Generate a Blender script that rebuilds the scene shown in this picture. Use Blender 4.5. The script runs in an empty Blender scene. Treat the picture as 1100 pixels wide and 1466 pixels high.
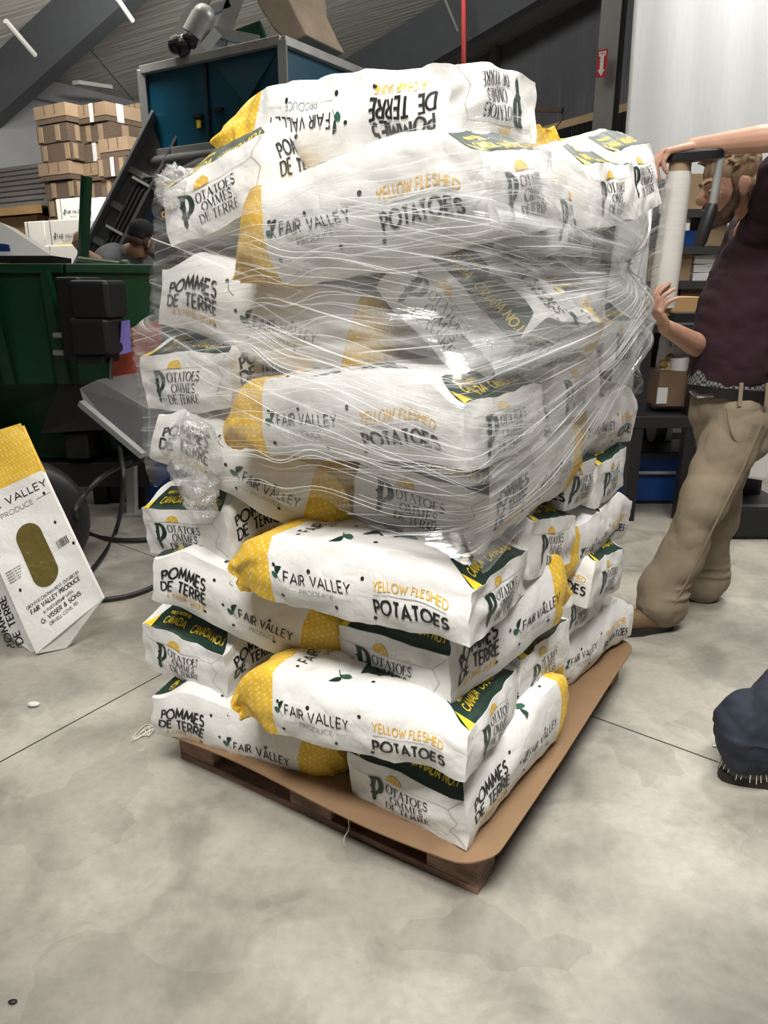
import bpy, bmesh, math, random
import numpy as np
from mathutils import Vector, Matrix, Quaternion

R = math.radians
SC = bpy.context.scene
COL = SC.collection

# ------------------------------------------------------------------ camera
FPX, PITCH, CAMH = 1062.0, R(17.15), 1.39
cam = bpy.data.cameras.new('camera')
cam.sensor_fit = 'VERTICAL'
cam.sensor_height = 24.0
cam.lens = 24.0 * FPX / 1466.0
cam.clip_start = 0.05
cam_o = bpy.data.objects.new('camera', cam)
COL.objects.link(cam_o)
cam_o.location = (0, 0, CAMH)
cam_o.rotation_euler = (R(90) - PITCH, 0, 0)
SC.camera = cam_o

# ------------------------------------------------------------------ world, exposure, lights
SC.view_settings.view_transform = 'Standard'
SC.view_settings.look = 'None'
SC.view_settings.exposure = -0.12
SC.view_settings.gamma = 1.0
SC.view_settings.use_curve_mapping = False
SC.cycles.transparent_max_bounces = 24
SC.cycles.max_bounces = 6
w = bpy.data.worlds.new('hall_air'); SC.world = w
w.use_nodes = True
w.node_tree.nodes['Background'].inputs[0].default_value = (0.80, 0.86, 1.0, 1)
w.node_tree.nodes['Background'].inputs[1].default_value = 0.10

def area(name, loc, target, sx, sy, power, col=(1, 0.97, 0.91), spread=180):
    l = bpy.data.lights.new(name, 'AREA')
    l.shape = 'RECTANGLE'; l.size = sx; l.size_y = sy
    l.energy = power; l.color = col; l.spread = R(spread)
    o = bpy.data.objects.new(name, l); COL.objects.link(o)
    o.location = loc
    d = Vector(target) - Vector(loc)
    o.rotation_euler = d.to_track_quat('-Z', 'Y').to_euler()
    return o
area('bay_lamp', (-0.5, -0.5, 4.6), (0.15, 1.5, 0.3), 1.6, 0.8, 60, spread=82)
area('bay_lamp', (1.0, 0.2, 4.7), (0.5, 1.9, 0.4), 1.4, 0.6, 46, spread=100)
area('bay_lamp', (1.9, 3.4, 4.8), (1.5, 3.3, 0.0), 1.4, 0.6, 60, spread=115)
area('bay_lamp', (3.0, 4.6, 4.9), (2.3, 7.0, 2.2), 1.4, 0.6, 130)
area('bay_lamp', (-2.4, 5.7, 4.6), (-3.4, 8.2, 1.6), 1.4, 0.6, 120, spread=110)
area('ceiling_fill', (-1.5, 6.5, 4.0), (-2.2, 8.5, 9.0), 1.6, 0.8, 600)  # added upward fill that brightens the ceiling, not a fixture of the hall

# ------------------------------------------------------------------ helpers
def P(px, py, d):
    """world point at distance d into the hall along the sight line of a photo pixel"""
    c, s = math.cos(PITCH), math.sin(PITCH)
    x, y = px - 550.0, 733.0 - py
    r = Vector((x, FPX * c + y * s, -FPX * s + y * c))
    return Vector((0, 0, CAMH)) + r * (d / r.y)
def G(px, py, z=0.0):
    c, s = math.cos(PITCH), math.sin(PITCH)
    x, y = px - 550.0, 733.0 - py
    r = Vector((x, FPX * c + y * s, -FPX * s + y * c))
    return Vector((0, 0, CAMH)) + r * ((z - CAMH) / r.z)

def tag(o, label=None, cat=None, group=None, kind=None):
    if label: o['label'] = label
    if cat: o['category'] = cat
    if group: o['group'] = group
    if kind: o['kind'] = kind
    return o
def thing(name, label, cat, loc=(0, 0, 0), group=None):
    o = bpy.data.objects.new(name, None); COL.objects.link(o)
    o.empty_display_size = 0.1
    o.location = loc
    return tag(o, label, cat, group)

class MB:
    def __init__(s):
        s.v = []; s.f = []; s.m = []
    def add(s, vs, fs, m=0):
        b = len(s.v); s.v += [tuple(v) for v in vs]
        s.f += [tuple(b + i for i in f) for f in fs]; s.m += [m] * len(fs)
        return s
    def box(s, c, size, rot=None, m=0):
        hx, hy, hz = [k / 2 for k in size]
        vs = [Vector((x, y, z)) for x in (-hx, hx) for y in (-hy, hy) for z in (-hz, hz)]
        if rot is not None: vs = [rot @ v for v in vs]
        c = Vector(c)
        return s.add([v + c for v in vs], [(0, 1, 3, 2), (4, 6, 7, 5), (0, 4, 5, 1), (2, 3, 7, 6), (0, 2, 6, 4), (1, 5, 7, 3)], m)
    def hexa(s, p, m=0):
        """eight corners: bottom ring of four, top ring of four"""
        return s.add(p, [(3, 2, 1, 0), (4, 5, 6, 7), (0, 1, 5, 4), (1, 2, 6, 5), (2, 3, 7, 6), (3, 0, 4, 7)], m)
    def beam(s, p0, p1, w, h, up=(0, 0, 1), m=0):
        p0, p1 = Vector(p0), Vector(p1)
        d = (p1 - p0).normalized(); u = Vector(up)
        sd = d.cross(u).normalized(); u = sd.cross(d)
        a, b = sd * w / 2, u * h / 2
        return s.hexa([p0 - a - b, p0 + a - b, p1 + a - b, p1 - a - b, p0 - a + b, p0 + a + b, p1 + a + b, p1 - a + b], m)
    def ring_loft(s, rings, cap=True, m=0, closed=True):
        n = len(rings[0]); b = len(s.v)
        for r in rings: s.v += [tuple(v) for v in r]
        for i in range(len(rings) - 1):
            for j in range(n if closed else n - 1):
                k = (j + 1) % n
                s.f.append((b + i * n + j, b + i * n + k, b + (i + 1) * n + k, b + (i + 1) * n + j)); s.m.append(m)
        if cap:
            s.f.append(tuple(b + j for j in reversed(range(n)))); s.m.append(m)
            s.f.append(tuple(b + (len(rings) - 1) * n + j for j in range(n))); s.m.append(m)
        return s
    def tube(s, pts, r, n=12, m=0, cap=True, flat=1.0, up=None):
        pts = [Vector(p) for p in pts]
        rs = r if isinstance(r, (list, tuple)) else [r] * len(pts)
        t0 = (pts[1] - pts[0]).normalized()
        ref = Vector(up) if up is not None else (Vector((0, 0, 1)) if abs(t0.z) < 0.9 else Vector((1, 0, 0)))
        nrm = (ref - t0 * ref.dot(t0)).normalized()
        rings = []
        for i, p in enumerate(pts):
            a = pts[max(i - 1, 0)]; c = pts[min(i + 1, len(pts) - 1)]
            t = (c - a).normalized()
            nrm = (nrm - t * nrm.dot(t)).normalized()
            bi = t.cross(nrm)
            rings.append([p + (nrm * math.cos(q) * flat + bi * math.sin(q)) * rs[i] for q in [2 * math.pi * j / n for j in range(n)]])
        return s.ring_loft(rings, cap, m)
    def ball(s, c, r, n=16, m=0, rot=None):
        c = Vector(c); r = Vector(r) if not isinstance(r, (int, float)) else Vector((r, r, r))
        rings = []
        for i in range(1, n):
            a = math.pi * i / n
            ring = [Vector((r.x * math.sin(a) * math.cos(q), r.y * math.sin(a) * math.sin(q), -r.z * math.cos(a))) for q in [2 * math.pi * j / n for j in range(n)]]
            if rot is not None: ring = [rot @ k for k in ring]
            rings.append([c + k for k in ring])
        return s.ring_loft(rings, True, m)
    def prism(s, poly, off, m=0):
        """extrude polygon (3d points) by vector off"""
        n = len(poly); off = Vector(off)
        a = [Vector(p) for p in poly]; b = [p + off for p in a]
        return s.add(a + b, [tuple(reversed(range(n))), tuple(range(n, 2 * n))] + [(i, (i + 1) % n, n + (i + 1) % n, n + i) for i in range(n)], m)
    def build(s, name, mats, parent=None, smooth=None, bevel=0, world=True, fix=True):
        me = bpy.data.meshes.new(name)
        off = Vector(parent.matrix_world.translation if parent is not None and False else (0, 0, 0))
        if parent is not None and world:
            q = parent; off = Vector((0, 0, 0))
            while q is not None:
                off += q.location; q = q.parent
        me.from_pydata([(v[0] - off.x, v[1] - off.y, v[2] - off.z) for v in s.v], [], s.f)
        mats = mats if isinstance(mats, (list, tuple)) else [mats]
        for k in mats: me.materials.append(k)
        me.polygons.foreach_set('material_index', s.m)
        if fix:
            bm = bmesh.new(); bm.from_mesh(me); bmesh.ops.recalc_face_normals(bm, faces=bm.faces); bm.to_mesh(me); bm.free()
        if smooth is not None:
            me.polygons.foreach_set('use_smooth', [True] * len(me.polygons))
            me.set_sharp_from_angle(angle=R(smooth))
        o = bpy.data.objects.new(name, me); COL.objects.link(o)
        if parent is not None: o.parent = parent
        if bevel:
            b = o.modifiers.new('bevel', 'BEVEL'); b.width = bevel; b.segments = 2; b.limit_method = 'ANGLE'
        return o

# ------------------------------------------------------------------ materials
def new_mat(name):
    m = bpy.data.materials.new(name); m.use_nodes = True
    nt = m.node_tree; return m, nt, nt.nodes['Principled BSDF']
def mat(name, col, rough=0.6, metal=0.0, var=0.0, vscale=6.0, bump=0.0, bscale=60.0, spec=None, coat=0, stretch=None, dark=None):
    m, nt, b = new_mat(name)
    b.inputs['Roughness'].default_value = rough; b.inputs['Metallic'].default_value = metal
    b.inputs['Base Color'].default_value = (*col, 1)
    if spec is not None: b.inputs['Specular IOR Level'].default_value = spec
    if coat: b.inputs['Coat Weight'].default_value = coat; b.inputs['Coat Roughness'].default_value = 0.15
    tc = nt.nodes.new('ShaderNodeTexCoord')
    src = tc.outputs['Object']
    if stretch:
        mp = nt.nodes.new('ShaderNodeMapping'); mp.inputs['Scale'].default_value = stretch
        nt.links.new(src, mp.inputs[0]); src = mp.outputs[0]
    if var:
        n = nt.nodes.new('ShaderNodeTexNoise'); n.inputs['Scale'].default_value = vscale; n.inputs['Detail'].default_value = 7
        n.inputs['Roughness'].default_value = 0.62
        nt.links.new(src, n.inputs['Vector'])
        rp = nt.nodes.new('ShaderNodeValToRGB')
        lo = dark if dark else tuple(max(0, c * (1 - var)) for c in col)
        hi = tuple(min(1, c * (1 + var * 0.7)) for c in col)
        rp.color_ramp.elements[0].position = 0.3; rp.color_ramp.elements[1].position = 0.7
        rp.color_ramp.elements[0].color = (*lo, 1); rp.color_ramp.elements[1].color = (*hi, 1)
        nt.links.new(n.outputs['Fac'], rp.inputs[0]); nt.links.new(rp.outputs[0], b.inputs['Base Color'])
    if bump:
        n2 = nt.nodes.new('ShaderNodeTexNoise'); n2.inputs['Scale'].default_value = bscale; n2.inputs['Detail'].default_value = 4
        nt.links.new(src, n2.inputs['Vector'])
        bp = nt.nodes.new('ShaderNodeBump'); bp.inputs['Strength'].default_value = bump; bp.inputs['Distance'].default_value = 0.01
        nt.links.new(n2.outputs['Fac'], bp.inputs['Height']); nt.links.new(bp.outputs[0], b.inputs['Normal'])
    return m

def paper(name, col, rough=0.55, dots=None):
    """woven white paper sack skin: crease bump, faint dirt"""
    m, nt, b = new_mat(name)
    b.inputs['Roughness'].default_value = rough
    b.inputs['Specular IOR Level'].default_value = 0.35
    tc = nt.nodes.new('ShaderNodeTexCoord')
    n = nt.nodes.new('ShaderNodeTexNoise'); n.inputs['Scale'].default_value = 9; n.inputs['Detail'].default_value = 8
    nt.links.new(tc.outputs['Object'], n.inputs['Vector'])
    rp = nt.nodes.new('ShaderNodeValToRGB')
    rp.color_ramp.elements[0].position = 0.28; rp.color_ramp.elements[1].position = 0.5
    rp.color_ramp.elements[0].color = (*[c * 0.92 for c in col], 1); rp.color_ramp.elements[1].color = (*col, 1)
    nt.links.new(n.outputs['Fac'], rp.inputs[0])
    out = rp.outputs[0]
    if dots:
        v = nt.nodes.new('ShaderNodeTexVoronoi'); v.inputs['Scale'].default_value = 95; v.inputs['Randomness'].default_value = 0.0
        mp = nt.nodes.new('ShaderNodeMapping'); mp.inputs['Rotation'].default_value = (0.5, 0.6, 0.78)
        nt.links.new(tc.outputs['Object'], mp.inputs[0]); nt.links.new(mp.outputs[0], v.inputs['Vector'])
        r2 = nt.nodes.new('ShaderNodeValToRGB'); r2.color_ramp.elements[0].position = 0.30; r2.color_ramp.elements[1].position = 0.36
        r2.color_ramp.elements[0].color = (0.75, 0.75, 0.75, 1); r2.color_ramp.elements[1].color = (0, 0, 0, 1)
        nt.links.new(v.outputs['Distance'], r2.inputs[0])
        mx = nt.nodes.new('ShaderNodeMix'); mx.data_type = 'RGBA'
        nt.links.new(r2.outputs[0], mx.inputs[0]); nt.links.new(out, mx.inputs[6]); mx.inputs[7].default_value = (*dots, 1)
        out = mx.outputs[2]
    nt.links.new(out, b.inputs['Base Color'])
    # creases: two ridged noises
    prev = None
    for sc, st in ((9, 0.45), (30, 0.14)):
        nn = nt.nodes.new('ShaderNodeTexNoise'); nn.inputs['Scale'].default_value = sc; nn.inputs['Detail'].default_value = 1.5; nn.inputs['Distortion'].default_value = 0.3
        nt.links.new(tc.outputs['Object'], nn.inputs['Vector'])
        ab = nt.nodes.new('ShaderNodeMath'); ab.operation = 'SUBTRACT'; ab.inputs[1].default_value = 0.5
        nt.links.new(nn.outputs['Fac'], ab.inputs[0])
        a2 = nt.nodes.new('ShaderNodeMath'); a2.operation = 'ABSOLUTE'; nt.links.new(ab.outputs[0], a2.inputs[0])
        bp = nt.nodes.new('ShaderNodeBump'); bp.inputs['Strength'].default_value = st; bp.inputs['Distance'].default_value = 0.02
        nt.links.new(a2.outputs[0], bp.inputs['Height'])
        if prev: nt.links.new(prev, bp.inputs['Normal'])
        prev = bp.outputs[0]
    nt.links.new(prev, b.inputs['Normal'])
    return m

M = {}
M['paper'] = paper('white_paper', (0.80, 0.795, 0.78))
M['yellow'] = paper('yellow_paper', (0.80, 0.50, 0.045), 0.5, dots=(0.88, 0.72, 0.36))
M['ink'] = mat('black_ink', (0.016, 0.018, 0.017), 0.5)
M['green_ink'] = mat('dark_green_ink', (0.006, 0.030, 0.020), 0.45)
M['leaf_ink'] = mat('leaf_green_ink', (0.025, 0.11, 0.07), 0.45)
M['yellow_ink'] = mat('yellow_ink', (0.78, 0.47, 0.06), 0.5)
M['bright_yellow'] = mat('bright_yellow_ink', (0.84, 0.62, 0.03), 0.5)
M['grey_ink'] = mat('grey_ink', (0.10, 0.13, 0.12), 0.5)
M['kraft'] = mat('kraft_and_edge_shade', (0.33, 0.24, 0.15), 0.8)
M['gold_ink'] = paper('gold_dot_ink', (0.72, 0.45, 0.07), 0.5, dots=(0.86, 0.68, 0.32))
M['twine'] = mat('sewing_twine', (0.72, 0.68, 0.58), 0.9)
M['cardboard'] = mat('slip_sheet_card', (0.215, 0.130, 0.066), 0.75, var=0.12, vscale=4, bump=0.05)
M['pallet_wood'] = mat('pallet_wood', (0.24, 0.145, 0.105), 0.8, var=0.55, vscale=9, bump=0.5, bscale=30, stretch=(1, 1, 4))
PRINT = ['paper', 'yellow', 'ink', 'green_ink', 'leaf_ink', 'yellow_ink', 'bright_yellow', 'grey_ink', 'kraft', 'gold_ink']
PI_ = {k: i for i, k in enumerate(PRINT)}
# ------------------------------------------------------------------ stroke lettering
def arc(cx, cy, rx, ry, a0, a1, n=14):
    return [(cx + rx * math.cos(R(a0 + (a1 - a0) * i / n)), cy + ry * math.sin(R(a0 + (a1 - a0) * i / n))) for i in range(n + 1)]
GL = {
 'A': (0.80, [[(0, 0), (0.40, 1), (0.80, 0)], [(0.15, 0.32), (0.65, 0.32)]]),
 'B': (0.58, [[(0, 0), (0, 1)], [(0, 1), (0.25, 1)] + arc(0.25, 0.77, 0.25, 0.23, 90, -90) + [(0, 0.54)], [(0.25, 0.54)] + arc(0.28, 0.27, 0.28, 0.27, 90, -90) + [(0, 0)]]),
 'C': (0.85, [arc(0.5, 0.5, 0.5, 0.5, 48, 312, 24)]),
 'D': (0.78, [[(0, 0), (0, 1), (0.28, 1)] + arc(0.28, 0.5, 0.5, 0.5, 90, -90, 18) + [(0, 0)]]),
 'E': (0.52, [[(0.52, 1), (0, 1), (0, 0), (0.52, 0)], [(0, 0.52), (0.48, 0.52)]]),
 'F': (0.50, [[(0.50, 1), (0, 1), (0, 0)], [(0, 0.50), (0.45, 0.50)]]),
 'G': (0.98, [arc(0.5, 0.5, 0.5, 0.5, 48, 360, 26) + [(0.58, 0.5)]]),
 'H': (0.68, [[(0, 0), (0, 1)], [(0.68, 0), (0.68, 1)], [(0, 0.52), (0.68, 0.52)]]),
 'I': (0.0, [[(0, 0), (0, 1)]]),
 'J': (0.36, [[(0.36, 1), (0.36, 0.2)] + arc(0.16, 0.2, 0.2, 0.2, 0, -140, 8)]),
 'K': (0.60, [[(0, 0), (0, 1)], [(0.55, 1), (0.0, 0.42)], [(0.18, 0.60), (0.60, 0)]]),
 'L': (0.46, [[(0, 1), (0, 0), (0.46, 0)]]),
 'M': (0.92, [[(0, 0), (0.12, 1), (0.46, 0.18), (0.80, 1), (0.92, 0)]]),
 'N': (0.74, [[(0, 0), (0, 1), (0.74, 0), (0.74, 1)]]),
 'O': (1.0, [arc(0.5, 0.5, 0.5, 0.5, 90, 450, 28)]),
 'P': (0.52, [[(0, 0), (0, 1), (0.26, 1)] + arc(0.26, 0.74, 0.26, 0.26, 90, -90, 12) + [(0, 0.48)]]),
 'R': (0.56, [[(0, 0), (0, 1), (0.26, 1)] + arc(0.26, 0.74, 0.26, 0.26, 90, -90, 12) + [(0, 0.48)], [(0.22, 0.48), (0.56, 0)]]),
 'S': (0.54, [arc(0.27, 0.76, 0.25, 0.24, 30, 250, 12) + arc(0.27, 0.27, 0.27, 0.27, 80, -150, 14)]),
 'T': (0.60, [[(0, 1), (0.60, 1)], [(0.30, 1), (0.30, 0)]]),
 'U': (0.66, [[(0, 1), (0, 0.33)] + arc(0.33, 0.33, 0.33, 0.33, 180, 360, 12) + [(0.66, 1)]]),
 'V': (0.74, [[(0, 1), (0.37, 0), (0.74, 1)]]),
 'W': (1.10, [[(0, 1), (0.28, 0), (0.55, 0.85), (0.82, 0), (1.10, 1)]]),
 'Y': (0.68, [[(0, 1), (0.34, 0.48), (0.68, 1)], [(0.34, 0.48), (0.34, 0)]]),
 '1': (0.25, [[(0, 0.82), (0.20, 1), (0.20, 0)]]),
 '2': (0.5, [arc(0.25, 0.75, 0.25, 0.25, 170, -30, 10) + [(0, 0), (0.52, 0)]]),
 '.': (0.08, [[(0.03, 0.0), (0.03, 0.10)]]), ',': (0.08, [[(0.05, 0.1), (0.0, -0.14)]]), ':': (0.08, [[(0.03, 0), (0.03, 0.1)], [(0.03, 0.5), (0.03, 0.6)]]),
 '-': (0.34, [[(0, 0.42), (0.34, 0.42)]]),
 '&': (0.74, [[(0.72, 0), (0.18, 0.66)] + arc(0.32, 0.80, 0.18, 0.19, 200, -30, 10) + [(0.2, 0.46)] + arc(0.28, 0.25, 0.27, 0.25, 120, 330, 10) + [(0.72, 0.42)]]),
 'À': (0.80, [[(0, 0), (0.40, 1), (0.80, 0)], [(0.15, 0.32), (0.65, 0.32)], [(0.28, 1.30), (0.46, 1.10)]]),
 ' ': (0.28, []),
}
GAP = 0.24
# serif alphabet: (polyline, weight) with 'h' hairline, 'k' thick, 'c' contrast by direction
def sf(x, y, w=0.20): return ([(x - w / 2, y), (x + w / 2, y)], 'h')
SG = {
 'O': (0.80, [(arc(0.40, 0.5, 0.38, 0.48, 90, 450, 26), 'c')]),
 'T': (0.68, [([(0.02, 0.78), (0.04, 0.97), (0.64, 0.97), (0.66, 0.78)], 'h'), ([(0.34, 0.97), (0.34, 0.02)], 'k'), sf(0.34, 0.02, 0.32)]),
 'A': (0.78, [([(0.06, 0.02), (0.38, 1.0)], 'h'), ([(0.36, 1.0), (0.68, 0.02)], 'k'), ([(0.18, 0.36), (0.56, 0.36)], 'h'), sf(0.06, 0.02), sf(0.68, 0.02, 0.26)]),
 'E': (0.62, [([(0.14, 0.0), (0.14, 1.0)], 'k'), ([(0.04, 0.98), (0.54, 0.98), (0.56, 0.80)], 'h'), ([(0.04, 0.02), (0.56, 0.02), (0.60, 0.22)], 'h'), ([(0.14, 0.52), (0.42, 0.52)], 'h'), ([(0.42, 0.42), (0.42, 0.62)], 'h')]),
 'S': (0.52, [(arc(0.25, 0.75, 0.20, 0.23, 20, 250, 12) + arc(0.25, 0.26, 0.22, 0.24, 75, -160, 14), 'd'), ([(0.44, 0.98), (0.44, 0.76)], 'h'), ([(0.04, 0.02), (0.04, 0.24)], 'h')]),
 'M': (0.98, [([(0.12, 0.02), (0.14, 0.98)], 'h'), ([(0.14, 0.98), (0.46, 0.04)], 'k'), ([(0.46, 0.04), (0.80, 0.98)], 'h'), ([(0.80, 0.98), (0.82, 0.02)], 'k'), sf(0.12, 0.02), sf(0.82, 0.02, 0.28), sf(0.10, 0.98, 0.18), sf(0.84, 0.98, 0.2)]),
 'D': (0.80, [([(0.14, 0.0), (0.14, 1.0)], 'k'), ([(0.04, 0.98), (0.34, 0.98)] + arc(0.34, 0.5, 0.40, 0.48, 90, -90, 16) + [(0.04, 0.02)], 'c')]),
 'R': (0.76, [([(0.14, 0.02), (0.14, 1.0)], 'k'), ([(0.04, 0.98), (0.32, 0.98)] + arc(0.32, 0.74, 0.26, 0.24, 90, -90, 12) + [(0.14, 0.50)], 'c'), ([(0.32, 0.50), (0.66, 0.02)], 'k'), sf(0.14, 0.02, 0.28), sf(0.68, 0.02, 0.18)]),
 ' ': (0.30, []),
}
SEG = 0.009
def ribbon(pts, wd, out):
    """polyline in face metres, width per vertex -> quads list of (4 pts)"""
    # resample
    q = [pts[0]]; ww = [wd[0]]
    for i in range(1, len(pts)):
        a, b = pts[i - 1], pts[i]
        n = max(1, int(math.hypot(b[0] - a[0], b[1] - a[1]) / SEG))
        for k in range(1, n + 1):
            f = k / n
            q.append((a[0] + (b[0] - a[0]) * f, a[1] + (b[1] - a[1]) * f)); ww.append(wd[i - 1] + (wd[i] - wd[i - 1]) * f)
    L, Rr = [], []
    for i, p in enumerate(q):
        a = q[max(i - 1, 0)]; b = q[min(i + 1, len(q) - 1)]
        d1 = (p[0] - a[0], p[1] - a[1]); d2 = (b[0] - p[0], b[1] - p[1])
        if i == 0: d1 = d2
        if i == len(q) - 1: d2 = d1
        l1 = math.hypot(*d1) or 1; l2 = math.hypot(*d2) or 1
        n1 = (-d1[1] / l1, d1[0] / l1); n2 = (-d2[1] / l2, d2[0] / l2)
        nx, ny = n1[0] + n2[0], n1[1] + n2[1]
        ln = math.hypot(nx, ny)
        if ln < 0.3: nx, ny = n1; k = 1.0
        else:
            nx /= ln; ny /= ln; k = min(1.8, 1.0 / max(0.3, nx * n1[0] + ny * n1[1]))
        h = ww[i] / 2 * k
        L.append((p[0] + nx * h, p[1] + ny * h)); Rr.append((p[0] - nx * h, p[1] - ny * h))
    for i in range(len(q) - 1):
        out.append([Rr[i], Rr[i + 1], L[i + 1], L[i]])

def text2d(txt, x0, y0, cap, width=None, wt=0.15, serif=False, cx=1.0):
    """quads for a line of lettering whose baseline starts at x0,y0; squeezed to width when given"""
    tbl = SG if serif else GL
    gap = 0.05 if serif else GAP
    tot = 0
    for ch in txt: tot += tbl[ch][0] + gap
    tot -= gap
    sx = (width / tot) if width else cap * cx
    out = []; pen = 0
    for ch in txt:
        for st in tbl[ch][1]:
            pl, kind = st if serif else (st, None)
            pts = [(x0 + (pen + p[0]) * sx, y0 + p[1] * cap) for p in pl]
            if serif:
                th, tk = 0.045 * cap, 0.17 * min(cap, sx * 1.15)
                if kind == 'h': wd = [th * 1.15] * len(pts)
                elif kind == 'k': wd = [tk] * len(pts)
                else:
                    wd = []
                    for i in range(len(pl)):
                        a = pl[max(i - 1, 0)]; b = pl[min(i + 1, len(pl) - 1)]
                        dx, dy = b[0] - a[0], b[1] - a[1]; l = math.hypot(dx, dy) or 1
                        f = abs(dy / l) ** 1.5 if kind == 'c' else abs(dx / l) * 0.8
                        wd.append(th + (tk - th) * f)
            else: wd = [wt * cap] * len(pts)
            ribbon(pts, wd, out)
        pen += tbl[ch][0] + gap
    return out
def poly2d(strip):
    """strip of paired points -> quads"""
    out = []
    for i in range(len(strip) - 1):
        (a, b), (c, d) = strip[i], strip[i + 1]
        n = max(1, int(max(math.hypot(c[0] - a[0], c[1] - a[1]), math.hypot(d[0] - b[0], d[1] - b[1])) / 0.012))
        m = max(1, int(max(math.hypot(a[0] - b[0], a[1] - b[1]), math.hypot(c[0] - d[0], c[1] - d[1])) / 0.012))
        def at(u, v):
            x0 = a[0] + (c[0] - a[0]) * u; y0 = a[1] + (c[1] - a[1]) * u
            x1 = b[0] + (d[0] - b[0]) * u; y1 = b[1] + (d[1] - b[1]) * u
            return (x0 + (x1 - x0) * v, y0 + (y1 - y0) * v)
        for i2 in range(n):
            for j in range(m):
                out.append([at(i2 / n, j / m), at((i2 + 1) / n, j / m), at((i2 + 1) / n, (j + 1) / m), at(i2 / n, (j + 1) / m)])
    return out
def disc2d(cx, cy, r, n=12, a0=0, a1=360, ry=None):
    ry = ry or r
    ps = arc(cx, cy, r, ry, a0, a1, n)
    return [[(cx, cy), ps[i], ps[i + 1], ps[i + 1]] for i in range(n)]
def rot2d(quads, ang, cx=0, cy=0):
    c, s = math.cos(ang), math.sin(ang)
    return [[(cx + (x - cx) * c - (y - cy) * s, cy + (x - cx) * s + (y - cy) * c) for x, y in q] for q in quads]
def big_p(x, y, h):
    """ornate initial P, foot at y, height h"""
    w = h * 0.62; out = []
    S = lambda a, b: ((x + a[0] * w, y + a[1] * h), (x + b[0] * w, y + b[1] * h))
    out += poly2d([S((0.16, -0.06), (0.16, -0.06)), S((0.06, 0.06), (0.34, 0.05)), S((0.10, 0.30), (0.38, 0.30)), S((-0.02, 0.36), (0.38, 0.36)), S((0.10, 0.42), (0.38, 0.42)), S((0.08, 0.58), (0.38, 0.58)), S((-0.04, 0.64), (0.38, 0.64)), S((0.08, 0.70), (0.38, 0.70)), S((0.06, 0.88), (0.40, 0.92)), S((-0.08, 1.0), (0.46, 1.0))])
    bowl = []
    for p, q in zip(arc(0.42, 0.68, 0.55, 0.32, 92, -90, 12), arc(0.42, 0.69, 0.20, 0.22, 92, -90, 12)): bowl.append(S(p, q))
    out += poly2d(bowl)
    out += poly2d([S((0.38, 0.28), (0.38, 0.36)), S((0.55, 0.34), (0.50, 0.44))])
    return out
def leaf2d(x, y, s):
    """pair of leaves on a stem; dark and light quads"""
    a, b = [], []
    up = [((x + s * (0.5 + 0.5 * t), y + s * (0.55 + 0.9 * t - 0.25 * math.sin(math.pi * t))), (x + s * (0.5 + 0.5 * t - 0.34 * math.sin(math.pi * t)), y + s * (0.55 + 0.9 * t + 0.16 * math.sin(math.pi * t)))) for t in [i / 6 for i in range(7)]]
    lo = [((x + s * (0.7 - 0.75 * t), y + s * (0.42 - 0.05 * t - 0.30 * math.sin(math.pi * t))), (x + s * (0.7 - 0.75 * t), y + s * (0.42 + 0.25 * t + 0.12 * math.sin(math.pi * t)))) for t in [i / 6 for i in range(7)]]
    a += poly2d(up); b += poly2d(lo)
    ribbon([(x + s * 0.55, y + s * 0.5), (x + s * 0.8, y + s * 0.15), (x + s * 0.95, y - s * 0.1)], [s * 0.06] * 3, a)
    return a, b

# ------------------------------------------------------------------ potato sacks
YAW = R(32.3)
N0 = Vector((0.222, 1.415, 0))
U = Vector((-math.cos(YAW), math.sin(YAW), 0)); V = Vector((math.sin(YAW), math.cos(YAW), 0)); Z = Vector((0, 0, 1))
def ab(a, b, z): return N0 + U * a + V * b + Z * z
BL, BW, BH, YEL = 0.64, 0.36, 0.182, 0.158

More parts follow.
